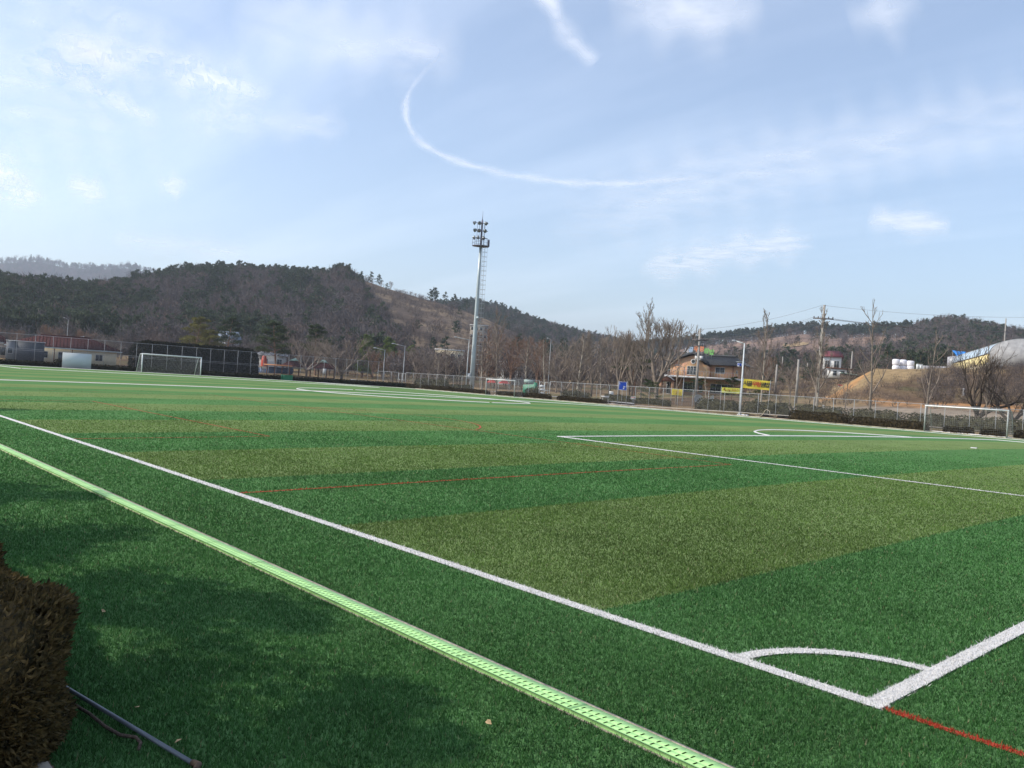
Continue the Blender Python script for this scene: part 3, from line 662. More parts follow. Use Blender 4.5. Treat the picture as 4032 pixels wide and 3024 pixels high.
def proto(name, H, pads, nt, needle, flat=0.5, open_=0.35, spread=0.26, seed=1):
    """one low-detail tree as a single mesh, for the distant woods"""
    r = np.random.default_rng(seed); T = Twigs(r); nd = MB()
    pts, d = T.limb((0, 0, -0.5), (0.03, 0, 1), H*0.96, 0.016*H, 0.03, 5, 0.05, 0.05, 4, True)
    for i in range(pads):
        t = open_+(0.98-open_)*(i/max(1, pads-1)); j = t*5; a = min(4, int(j)); q = pts[a]+(pts[a+1]-pts[a])*(j-a)
        an = i*2.4+r.uniform(-.5, .5); ln = H*spread*(1-0.7*((t-open_)/(1-open_))**1.5)*r.uniform(0.5, 1.1)
        c = q+np.array([math.cos(an)*ln*.65, math.sin(an)*ln*.65, 0.02*H]); tufts(nd, c, nt, ln*0.55+0.25, (ln*0.55+0.25)*flat, 0.07*H, 0.022*H, r, 0.5)
    me1 = nd.mesh(name, needle); me2 = T.tr.mesh('t', PINEBARK); me = join_meshes(name, [me1, me2], [needle, PINEBARK]); return me
def join_meshes(name, mes, mats):
    vs = []; fs = []; mi = []; n = 0
    for k, me in enumerate(mes):
        vs += [tuple(v.co) for v in me.vertices]; fs += [tuple(i+n for i in p.vertices) for p in me.polygons]; mi += [k]*len(me.polygons); n += len(me.vertices)
    o = bpy.data.meshes.new(name); o.from_pydata(vs, [], fs)
    for m in mats: o.materials.append(m)
    o.polygons.foreach_set('material_index', mi); return o
def broad(name, H, n, m, seed, wide=0.34):
    """distant leafless tree: trunk, a few limbs and a haze of twigs"""
    r = np.random.default_rng(seed); T = Twigs(r); nd = MB()
    pts, d = T.limb((0, 0, -0.5), (0, 0, 1), H*0.55, 0.016*H, 0.04, 3, 0.05, 0.05, 4, True)
    for i in range(7):
        an = i*2.4; dd = np.array([math.cos(an)*0.6, math.sin(an)*0.6, 0.8]); T.limb(pts[1+i % 3], dd, H*0.42, 0.007*H, 0.02, 3, 0.1, 0.05, 3, True)
    for i in range(9):
        an = i*2.4; q = np.array([math.cos(an)*H*wide*0.55*(i % 3 > 0), math.sin(an)*H*wide*0.55*(i % 3 > 0), H*(0.45+0.05*i)]); tufts(nd, q, n//9, H*wide*0.6, H*0.20, 0.14*H, 0.0075*H, r, 1.2)
    a = nd.mesh(name, m); b = T.tr.mesh('t', BARKD); return join_meshes(name, [a, b], [m, BARKD])
FTW = [mat('far_twigs', (0.110, 0.092, 0.086), 0.95, 0.35, 0.3, 0.0), mat('far_twigs_russet', (0.130, 0.096, 0.080), 0.95, 0.35, 0.3, 0.0), mat('far_twigs_grey', (0.135, 0.120, 0.114), 0.95, 0.3, 0.3, 0.0)]
protos = bpy.data.collections.new('wood_kinds')
def addproto(me):
    o = bpy.data.objects.new(me.name, me); protos.objects.link(o)
for i in range(4): addproto(proto('k%02d' % i, 9, 9, 34, NEEDLEF, 0.45, 0.34 if i < 2 else 0.5, 0.27, 20+i))
for i in range(4): addproto(broad('k%02d' % (4+i), 8.5, 260, FTW[i % 3], 40+i))
addproto(broad('k08', 2.2, 90, FTW[0], 60, 0.5)); addproto(broad('k09', 1.6, 80, BRUSH, 61, 0.6))
def scatter(name, label, cat, pts, idx, sc):
    me = bpy.data.meshes.new(name); me.vertices.add(len(pts)); me.vertices.foreach_set('co', np.asarray(pts, np.float32).ravel()); n = len(pts)
    r = np.random.default_rng(n)
    a = me.attributes.new('idx', 'INT', 'POINT'); a.data.foreach_set('value', np.asarray(idx, np.int32))
    a = me.attributes.new('rot', 'FLOAT_VECTOR', 'POINT'); rt = np.zeros((n, 3), np.float32); rt[:, 2] = r.uniform(0, 6.28, n); rt[:, :2] = r.normal(0, .05, (n, 2)); a.data.foreach_set('vector', rt.ravel())
    a = me.attributes.new('scl', 'FLOAT_VECTOR', 'POINT'); s3 = np.repeat(np.asarray(sc, np.float32)[:, None], 3, 1)*r.uniform(.85, 1.15, (n, 3)); a.data.foreach_set('vector', s3.astype(np.float32).ravel())
    o = link(name, me); ng = bpy.data.node_groups.new(name, 'GeometryNodeTree'); ng.interface.new_socket('Geometry', in_out='INPUT', socket_type='NodeSocketGeometry'); ng.interface.new_socket('Geometry', in_out='OUTPUT', socket_type='NodeSocketGeometry')
    N = ng.nodes; L = ng.links; gi = N.new('NodeGroupInput'); go = N.new('NodeGroupOutput'); ci = N.new('GeometryNodeCollectionInfo'); ip = N.new('GeometryNodeInstanceOnPoints')
    ci.inputs['Collection'].default_value = protos; ci.inputs['Separate Children'].default_value = True; ci.inputs['Reset Children'].default_value = True
    def att(nm, ty):
        q = N.new('GeometryNodeInputNamedAttribute'); q.data_type = ty; q.inputs['Name'].default_value = nm; return q.outputs['Attribute']
    L.new(gi.outputs[0], ip.inputs['Points']); L.new(ci.outputs[0], ip.inputs['Instance']); ip.inputs['Pick Instance'].default_value = True
    L.new(att('idx', 'INT'), ip.inputs['Instance Index']); L.new(att('rot', 'FLOAT_VECTOR'), ip.inputs['Rotation']); L.new(att('scl', 'FLOAT_VECTOR'), ip.inputs['Scale']); L.new(ip.outputs[0], go.inputs[0])
    md = o.modifiers.new('scatter', 'NODES'); md.node_group = ng
    return tag(o, label, cat, kind='stuff')
def sample(hill, n, p0, p1, t0, t1, seed, uniform_t=False):
    r = np.random.default_rng(seed); px = r.uniform(p0, p1, n); t = t0+(t1-t0)*r.random(n)
    X, Y, Z = hill.pos(px, t); return px, t, np.stack([X, Y, Z], 1), r
u = np.linspace(0, 1, 70); v = np.linspace(0.02, 1.0, 60); U, V = np.meshgrid(u, v, indexing='ij'); e0 = 1300+330*(1-V); PXs = e0+(2290-e0)*U
Xs, Ys, Zs = HL.pos(PXs, V); mb = MB(); mb.grid(Xs, Ys, Zs+0.35-1.5*sstep(.04, 0, U)); struct(mb.obj('cleared_slope', SLOPE, smooth=True))
# left hill: pines on the crest and low on the left, leafless trees between, cleared slope on the right
px, t, q, r = sample(HL, 15000, -900, 2300, 0.0, 1.08, 5)
cl = px-(1290+330*(1-t)-0*t)                                   # right of this edge the slope is cleared
crestp = (t > 0.70+0.12*fbm(px*0.01, t*3)) & (px > 540); low = fbm(px*0.011, t*6+4)+0.16*(px < 500)-0.1*(px > 900)
pine = np.where(crestp, r.random(len(px)) < 0.93, r.random(len(px)) < sstep(0.36, 0.56, low)*0.8+0.10)
gap = ((np.abs(px-850) < 70) & (np.abs(t-0.56) < 0.06)) | ((px > 900) & (px < 1010) & (t < 0.10))
keep = ~gap & ((cl < 0) | (r.random(len(px)) < 0.02)); keep &= ~((t > 0.95) & (px > 1272))
idx = np.where(pine, r.integers(0, 4, len(px)), r.integers(4, 8, len(px))); sc = r.uniform(0.7, 1.25, len(px))*np.where(crestp, 0.95, 1.0)
scatter('wooded_hillside', 'mixed pine and leafless woodland covering the big hill on the left', 'woodland', q[keep], idx[keep], sc[keep])
px, t, q, r = sample(HL, 9000, 1150, 2300, 0.0, 1.0, 6); cl = px-(1290+330*(1-t))
keep = (cl > -60) & (vnoise(px*0.02+t*6, t*26-px*0.004) > 0.42); scatter('hillside_scrub', 'low brown scrub in rows on the cleared hill slope', 'scrub', q[keep], r.integers(8, 10, len(px))[keep], r.uniform(.6, 1.7, len(px))[keep])
px, t, q, r = sample(HM, 5200, 1500, 2700, 0.1, 1.03, 8); pine = r.random(len(px)) < np.where(px > 2150, .55, .8)
scatter('wooded_hillside', 'dark pine wood on the hill behind the floodlight mast', 'woodland', q, np.where(pine, r.integers(0, 4, len(px)), r.integers(4, 8, len(px))), r.uniform(.8, 1.25, len(px)))
px, t, q, r = sample(HR, 12000, 2300, 5200, 0.0, 1.02, 9)
crest = t > 0.955; low = t < 0.10+0.50*sstep(3300, 3680, px)+0.3*(fbm(px*0.006, t*4)-.5)
big = px > 3560
dens = np.where(crest, 0.5, np.where(low | (big & (t < .97)), 0.8, 0.05)); keep = r.random(len(px)) < dens
keep &= ~((np.abs(px-3115) < 55) & (np.abs(t-0.52) < 0.07)) & ~((px > 3380) & (px < 3480) & (t > 0.6) & ~crest)
pine = r.random(len(px)) < np.where(crest, np.where(px > 3720, .35, 0.97), np.where(low, 0.5, np.where(big, .45, .3)))
scatter('wooded_hillside', 'pine and brushwood covering the brown hills on the right', 'woodland', q[keep], np.where(pine, r.integers(0, 4, len(px)), r.integers(4, 8, len(px)))[keep], (r.uniform(.7, 1.15, len(px))*np.where(crest, 1.05, 1))[keep])
px, t, q, r = sample(HR, 8000, 2300, 5200, 0.0, 1.0, 10); keep = vnoise(px*0.03, t*22) > 0.5
scatter('hillside_scrub', 'low brown brush on the open slopes of the right hills', 'scrub', q[keep], np.full(len(px), 9)[keep], r.uniform(.6, 1.6, len(px))[keep])
px, t, q, r = sample(HR, 900, 2460, 3560, 0.985, 1.0, 12)
scatter('ridge_pines', 'row of tall thin pines along the crest of the right hill', 'woodland', q, r.choice([2, 3, 2, 0], len(px)), r.uniform(.9, 1.35, len(px)))
px, t, q, r = sample(HR, 1500, 2400, 3700, 0.955, 1.0, 15)
scatter('crest_scrub', 'low scrub under the pines along the right crest', 'scrub', q, r.choice([8, 9], len(px)), r.uniform(.9, 1.8, len(px)))
px, t, q, r = sample(HF, 5200, -600, 1300, 0.25, 1.02, 13)
scatter('wooded_ridge', 'hazy wooded ridge far off on the left', 'woodland', q, r.integers(0, 8, len(px)), r.uniform(1.2, 2.4, len(px)))
TANH = mat('tan_clearing', (0.30, 0.215, 0.115), 0.95, 0.3, 0.15, 0.1)
def clearing(name, hill, p0, p1, t0, t1, m):
    u = np.linspace(p0, p1, 30); v = np.linspace(t0, t1, 12); U, V = np.meshgrid(u, v, indexing='ij'); s = (U-p0)/(p1-p0); mid = (t0+t1)/2
    V = mid+(V-mid)*np.sqrt(np.clip(1-(2*s-1)**2, 0.02, 1)); X, Y, Z = hill.pos(U, V); mb = MB(); mb.grid(X, Y, Z+0.5); struct(mb.obj(name, m, smooth=True))
clearing('hillside_clearing', HR, 3068, 3172, 0.47, 0.57, TANH); clearing('hillside_clearing', HL, 795, 900, 0.51, 0.60, TANH); clearing('hillside_clearing', HL, 905, 1015, 0.0, 0.09, TANH)
clearing('hillside_clearing', HR, 3385, 3480, 0.72, 0.92, mat('brown_clearing', (0.20, 0.13, 0.085), 0.95, 0.3, 0.15, 0.1))

# ------------------------------------------------------------------ fences
GALV = mat('galvanised_steel', (0.33, 0.35, 0.35), 0.5, 0.15, 4, 0.4)
STEELW = mat('pale_painted_steel', (0.55, 0.58, 0.58), 0.45, 0.12, 4, 0.4)
CHAIN = mesh_mat('chain_link', (0.22, 0.23, 0.23), 0.055, 0.0026)
def fence(label, pts_fn, n, H, pitch, rails, rz, loc, skip=()):
    f = thing('chain_link_fence', label, 'fence', loc, rz)
    pm = MB().tube([(0, 0, -0.1), (0, 0, H)], 0.025, 6).mesh('post', GALV); cap = MB().lathe([(0.001, H+0.03), (0.036, H+0.015), (0.036, H-0.02)], 6).mesh('post_cap', GALV)
    nm = MB(); nm.add([(0, 0, 0.05), (pitch, 0, 0.05), (pitch, 0, H-0.02), (0, 0, H-0.02)], [(0, 1, 2, 3)]); nm = nm.mesh('mesh_panel', CHAIN)
    for i in range(n+1):
        p = link('post', pm, f); p.location = (i*pitch, 0, 0)
        c = link('post_cap', cap, p)
        if i < n and i not in skip: q = link('mesh_panel', nm, f); q.location = (i*pitch, 0.03, 0)
    runs = []; s0 = 0
    for k in sorted(skip)+[n]:
        if k > s0: runs.append((s0, k))
        s0 = k+1
    for z in rails:
        for a, b in runs:
            MB().tube([(a*pitch, -0.025, z), (b*pitch, -0.025, z)], 0.026 if z > H-0.2 else 0.02, 6).obj('rail', GALV, f)
    return f
FA = 78.5
# side fence: local x runs towards the far corner

fence('long chain-link fence with grey posts along the far touchline', None, 52, 2.45, 2.2, (2.44,), 0.0, (11.0, -FA, 0.0), skip=(48, 32))
fence('tall chain-link fence with double middle rail behind the far goal', None, 40, 4.1, 2.2, (4.09, 2.15, 1.95), math.pi/2, (125.0, -FA+0.1, 0.0))
def gate(px_i, label, leaves):
    g = thing('gate', label, 'gate', (11.0+px_i*2.2, -FA, 0))
    for k in range(leaves):
        w = 2.1/leaves; x0 = 0.05+k*(w+0.02); lf = MB()
        for x in (x0+0.025, x0+w-0.025): lf.box((x, -0.02, 1.17), (0.05, 0.05, 2.3))
        for z in (0.07, 1.15, 2.29): lf.box((x0+w/2, -0.02, z), (w-0.104, 0.044, 0.05))
        o = lf.obj('gate_leaf', GALV, g)
        nm = MB(); nm.add([(x0+.05, 0.0, 0.1), (x0+w-.05, 0.0, 0.1), (x0+w-.05, 0.0, 2.26), (x0+.05, 0.0, 2.26)], [(0, 1, 2, 3)]); nm.obj('mesh_panel', CHAIN, o)
        MB().box((x0+w*0.82, -0.07, 1.15), (0.16, 0.04, 0.12)).obj('latch', STEELW, o)
gate(48, 'open-framed steel double gate in the far corner of the side fence', 2); gate(32, 'narrow steel double gate right of the small middle goal', 2)

# ------------------------------------------------------------------ goals
ALU = mat('white_aluminium', (0.78, 0.78, 0.78), 0.4, 0.05, 4, 0.5)
GREYPOST = mat('weathered_post', (0.36, 0.37, 0.35), 0.5, 0.15, 5, 0.4)
NET = mat('net_twine', (0.36, 0.36, 0.34), 0.9, 0.1, 8, 0.1)
def goal(label, loc, rz, W, H, posts, depth_top, depth_bot, barw=0.12, string=0.0032, cell=0.16, backbar=True):
    g = thing('football_goal', label, 'goal', loc, rz)     # local x along the mouth, y to the back
    r = barw/2
    for s in (-1, 1): MB().tube([(s*W/2, 0, 0), (s*W/2, 0, H+r*0)], r, 10).obj('post', posts, g, True)
    MB().tube([(-W/2-r, 0, H), (W/2+r, 0, H)], r, 10).obj('crossbar', ALU, g, True)
    for s in (-1, 1):
        x = s*(W/2-0.02)
        MB().tube([(x, 0.05, H), (x, depth_top, H-0.04), (x, depth_top+0.12, H-0.25), (x, depth_bot, 0.04)], 0.028, 6).obj('back_stay', posts, g, True)
        MB().tube([(x, 0.05, 0.04), (x, depth_bot, 0.04)], 0.028, 6).obj('ground_bar', posts, g, True)
    if backbar: MB().tube([(-W/2, depth_bot, 0.04), (W/2, depth_bot, 0.04)], 0.045, 6).obj('ground_bar', ALU, g, True)
    n = MB(); prof = np.array([(0.05, H-.03), (depth_top, H-0.10), (depth_top+0.10, H-0.35), (depth_bot-0.02, 0.10)])
    ss = np.concatenate([[0], np.cumsum(np.linalg.norm(np.diff(prof, axis=0), axis=1))]); m = int(ss[-1]/cell); u = np.linspace(0, ss[-1], m); Yp = np.interp(u, ss, prof[:, 0]); Zp = np.interp(u, ss, prof[:, 1])
    def sag(x, y, z): return (x, y+0.10*math.sin(x*1.3+z)*min(1, y), z-0.10*(1-(2*x/W)**2)*min(1, y)*(z > 0.3))
    for y, z in zip(Yp, Zp): n.tube([sag(x, y, z) for x in np.linspace(-W/2, W/2, 13)], string, 3, False)
    for x in np.linspace(-W/2, W/2, int(W/cell)): n.tube([sag(x, y, z) for y, z in zip(Yp[::3], Zp[::3])]+[sag(x, Yp[-1], Zp[-1])], string, 3, False)
    for s in (-1, 1):
        x = s*(W/2-0.02)
        for z in np.arange(0.1, H, cell):
            yb = np.interp(z, prof[::-1, 1], prof[::-1, 0]); n.tube([(x, 0.03, z), (x, yb*0.5, z-0.05), (x, yb, z)], string, 3, False)
        for y in np.arange(0.1, depth_bot, cell):
            zt_ = H-.03 if y < depth_top else np.interp(y, prof[1:, 0], prof[1:, 1]); n.tube([(x, y, 0.05), (x, y, zt_)], string, 3, False)
    n.obj('net', NET, g)
    return g
goal('full-size white football goal on the far goal line before the dark hedge', (PL-0.05, -PW/2, 0.03), -math.pi/2, 7.32, 2.44, ALU, 0.9, 2.0, 0.13, 0.0055)
goal('wide goal with grey posts and white crossbar at the right edge of the pitch', (24.2, -71.0, 0.0), math.pi, 6.5, 2.26, GREYPOST, 0.9, 1.7, 0.11)
goal('smaller goal with sagging net in front of the gate in the side fence', (83.8, -71.2, 0.0), math.pi, 5.9, 2.2, GREYPOST, 0.8, 1.6, 0.10)

# ------------------------------------------------------------------ hedges on the pitch side
def hedge(label, x0, a0, x1, a1, W, H, m, dens, leaf, seed, group=None, z=0.0, asp=0.45, name='clipped_hedge', rough=0.06, endr=0.45):
    L = math.hypot(x1-x0, a1-a0); me = hedge_mesh(L, W, H, int(dens*L), leaf, m, seed, name=name, asp=asp, rough=rough, endr=endr)
    o = link(name, me); o.location = ((x0+x1)/2, -(a0+a1)/2, z); o.rotation_euler = (0, 0, math.atan2(-(a1-a0), x1-x0)); return tag(o, label, 'hedge', group)
HA = 73.1
for k, (xa, xb, lab) in enumerate([
    (105.7, 108.6, 'short block of clipped hedge right of the far corner gate'), (96.5, 104.0, 'clipped low hedge left of the floodlight mast foot'), (88.3, 96.1, 'clipped low hedge between floodlight mast and middle goal'),
    (80.8, 86.4, 'low hedge seen through the net of the middle goal'), (75.9, 80.3, 'clipped low hedge between middle goal and narrow gate'), (66.2, 74.3, 'clipped low hedge right of the narrow gate'),
    (35.2, 41.4, 'brown clipped hedge starting right of the coiled hose'), (27.9, 35.0, 'brown clipped hedge ending at the left post of the right goal'), (24.2, 26.6, 'low hedge block inside the right goal frame, left one'),
    (21.6, 23.6, 'low hedge block behind the right post of the right goal'), (14.5, 21.0, 'low hedge at the right picture edge beyond the goal')]):
    hedge(lab, xa, HA, xb, HA, 0.9, (0.96 if k == 6 else 0.74 if k == 7 else 0.62)+0.05*math.sin(k*2.1), YEW, 520, 0.09, 100+k, 'low hedges along the far touchline')
hedge('long dark low hedge along the far end of the turf', 109.0, -2, 109.0, 74.0, 1.0, 0.72, YEWD, 260, 0.12, 130)
hedge('tall dark clipped evergreen screen behind the far goal', 129.0, 37.0, 129.0, 57.2, 2.6, 4.55, YEWD, 1100, 0.20, 131, name='evergreen_screen', rough=0.03)
k = 0
for k, (p0, p1, dp, hh, lab) in enumerate([(2385, 2500, 0, 1.15, 'grey-green hedge left of the blue sign beyond the fence'), (2500, 2640, 0, 1.0, 'grey-green hedge below the tall leaning trunks beyond the fence'), (2745, 2915, 0, 1.45, 'grey-green hedge below the small yellow banner'),
     (2925, 3120, 0, 1.55, 'grey-green hedge below the large yellow banner'), (3125, 3330, 0, 1.5, 'grey-green hedge behind the utility pole foot'), (3335, 3560, 0, 1.5, 'grey-green hedge left of the right goal beyond the fence'), (3565, 4300, 0, 1.5, 'dark green hedge behind the right goal beyond the fence')]):
    q0, _ = at_across(p0, 82.0); q1, _ = at_across(p1, 82.0)
    hedge(lab, q1[0], 82.0, q0[0], 82.0, 1.1, hh, PRIVET, 420, 0.12, 140+k, 'hedges beyond the side fence', z=0.0, rough=0.10)
for k, (p0, p1, A, hh, lab) in enumerate([(1640, 1690, 80.5, 1.5, 'loose dark shrub by the corner gate'), (1700, 1760, 80.5, 1.7, 'clipped yellowish green shrub block left of the mast'), (1770, 1850, 80.3, 1.0, 'untidy low shrubs at the floodlight mast foot'), (2080, 2120, 80.5, 1.4, 'dark round shrub left of the white notice board'), (2215, 2320, 80.6, 1.35, 'spreading dark shrub right of the narrow gate')]):
    q0, _ = at_across(p0, A); q1, _ = at_across(p1, A)
    hedge(lab, q1[0], A, q0[0], A, 1.6, hh, PRIVET, 260, 0.16, 160+k, 'shrubs beyond the side fence', rough=0.2)
q, _ = at_x(232, 109.6); hedge('small round dark bush left of the white board', 109.0, -q[1]-0.7, 109.0, -q[1]+0.7, 1.3, 1.15, YEWD, 500, 0.1, 170, name='round_bush')
# kerb and dirt strip at the far edge of the turf
mb = MB()
for i in range(58): mb.box((12+i*1.6+0.8, -(TA1+0.12), 0.0), (1.585, 0.12, 0.10))
struct(mb.obj('kerb', concrete))

# near hedge, pipe rail and kerb by the camera
NYEW = mat('yew_sprays', (0.085, 0.058, 0.020), 0.75, 0.9, 26, 0.2, trans=0.2, dark=(0.012, 0.013, 0.006))
hedge('dark brown-green clipped yew hedge at the lower left corner', 1.78, -4.40, 8.2, -4.40, 1.10, 0.62, NYEW, 30000, 0.034, 180, asp=0.16, rough=0.16, endr=1.35)
RAILG = mat('grey_pipe', (0.12, 0.135, 0.15), 0.4, 0.2, 6, 0.5, metal=0.3)
q1 = (2.72, -3.76, 0.05); q2 = (1.50, -3.55, 0.045)
pr = thing('pipe', 'thin grey metal pipe lying beside the yew hedge', 'pipe', (q1[0], -q1[1], 0.03))
MB().tube([(0.4, 0.07, 0.012), (0, 0, 0.0), (q2[0]-q1[0], -(q2[1]-q1[1]), 0.0)], 0.011, 10).obj('tube', RAILG, pr, True)
MB().tube([(q2[0]-q1[0]+.01, -(q2[1]-q1[1]), 0), (q2[0]-q1[0]-.03, -(q2[1]-q1[1])-0.01, 0.004), (q2[0]-q1[0]-.055, -(q2[1]-q1[1])+0.012, -0.004)], 0.016, 8).obj('elbow', mat('rust', (0.10, 0.07, 0.05), 0.9, 0.3, 30, 0.2), pr, True)
rp = [(2.55, -3.80), (2.3, -3.76), (2.12, -3.735), (1.98, -3.71), (1.90, -3.665), (1.85, -3.66), (1.79, -3.69)]
o = MB().tube([(x, -a, 0.026+0.006*math.sin(i*2)) for i, (x, a) in enumerate(rp)], 0.0085, 6).obj('rope', mat('old_rope', (0.12, 0.09, 0.07), 0.95, 0.3, 60, 0.1, bump=0.6, bscale=200), None, True)
tag(o, 'frayed brown rope lying on turf beside the grey pipe', 'rope')
mb = MB()
for i in range(4): mb.box((0.25+i*0.52, 4.10, -0.01), (0.50, 0.11, 0.07))
struct(mb.obj('kerb', mat('pale_kerb', (0.30, 0.26, 0.21), 0.9, 0.35, 14, 0.2, bump=0.4)))
# fallen leaves on the turf
LEAF = mat('dry_leaf', (0.42, 0.30, 0.16), 0.8, 0.4, 20, 0.2)
lm = MB(); lm.add([(0, -.012, 0), (.018, -.02, .006), (.045, 0, .002), (.018, .02, .008), (0, .012, .004), (.02, 0, -.002)], [(0, 1, 5), (1, 2, 5), (2, 3, 5), (3, 4, 5), (4, 0, 5)]); lm = lm.mesh('fallen_leaf', LEAF)
for i, (px, py, lab) in enumerate([(540, 2785, 'curled pale leaf on turf left of the grey pipe end'), (715, 2910, 'pale dry leaf on the turf near the bottom edge left'), (1915, 2838, 'brown dry leaf on turf left of the lime channel'), (400, 2405, 'tiny pale leaf on shaded turf right of the hedge'), (880, 1880, 'tiny pale scrap on turf between touchline and channel')]):
    d = raydir(px, py); t = -(CH-0.03)/d[2]; p = CAM+d*t; o = link('fallen_leaf', lm); o.location = p; o.rotation_euler = (0.2*i, 0.3, i*1.7); s = 0.8; o.scale = (s, s, s); tag(o, lab, 'leaf', 'fallen leaves on the turf')
# coiled hose by the kerb
o = MB().tube([(0, 0, .03), (.5, .1, .05), (.9, 0, .25), (1.1, .1, .7), (1.35, 0, .85), (1.65, .1, .7), (1.8, 0, .1)], 0.03, 6).obj('hose', mat('hose', (0.45, 0.38, 0.28), 0.7, 0.2, 4, 0.3), None, True)
p, _ = at_across(2975, 72.6); o.location = (p[0], p[1], 0); o.rotation_euler = (0, 0, math.pi); tag(o, 'looped pale hose lying at the kerb of the far touchline', 'hose')
o = MB(); r_ = np.random.default_rng(3)
for i in range(9): o.box((i*.13, r_.uniform(-.1, .1), .06+.03*r_.random()), (.22, .18, .10+.08*r_.random()), rz=r_.uniform(0, 3))
o = o.obj('sack', mat('plastic_sack', (0.55, 0.55, 0.55), 0.6, 0.2, 6, 0.3)); o.location = (p[0]+0.9, p[1], 0); tag(o, 'crumpled white sack beside the looped hose', 'sack')
# green ball cage, white board at the far end
GREENM = mat('green_paint', (0.02, 0.16, 0.08), 0.5, 0.15, 3, 0.4)
def cage():
    q, _ = at_x(1132, 107.2); c = thing('ball_cage', 'small green framed net cage before the long dark hedge', 'cage', (107.2, q[1], 0))
    for a in (-.65, .65):
        for b in (-.4, .4): MB().box((b, a, 0.45), (0.07, 0.07, 0.9)).obj('post', GREENM, c)
    fr = MB()
    for z in (0.05, .87):
        for a in (-.65, .65): fr.box((0, a, z), (0.72, 0.06, 0.06))
        for b in (-.4, .4): fr.box((b, 0, z), (0.055, 1.22, 0.055))
    fr.obj('frame', GREENM, c)
    m = mesh_mat('green_net', (0.03, 0.22, 0.12), 0.06, 0.02, False); nm = MB()
    nm.add([(-.4, 0-.62, .08), (-.4, .62, .08), (-.4, .62, .84), (-.4, -.62, .84)], [(0, 1, 2, 3)]); nm.add([(.4, -.62, .08), (.4, .62, .08), (.4, .62, .84), (.4, -.62, .84)], [(0, 1, 2, 3)])
    nm.obj('net', GREENM, c)
cage()
q0, _ = at_x(247, 107.9); q1, _ = at_x(361, 107.9)
wb = thing('board', 'large plain white upright board at the far end left of the goal', 'board', (107.9, (q0[1]+q1[1])/2, 0)); w = abs(q0[1]-q1[1])
MB().box((0, 0, 1.02), (0.05, w, 1.94)).obj('panel', mat('white_panel', (0.58, 0.60, 0.60), 1.0, 0.03, 0.6, 0.0), wb)
for s in (-1, 1): MB().box((0.06, s*(w/2-0.05), 0.95), (0.06, 0.06, 2.0)).obj('leg', GALV, wb)

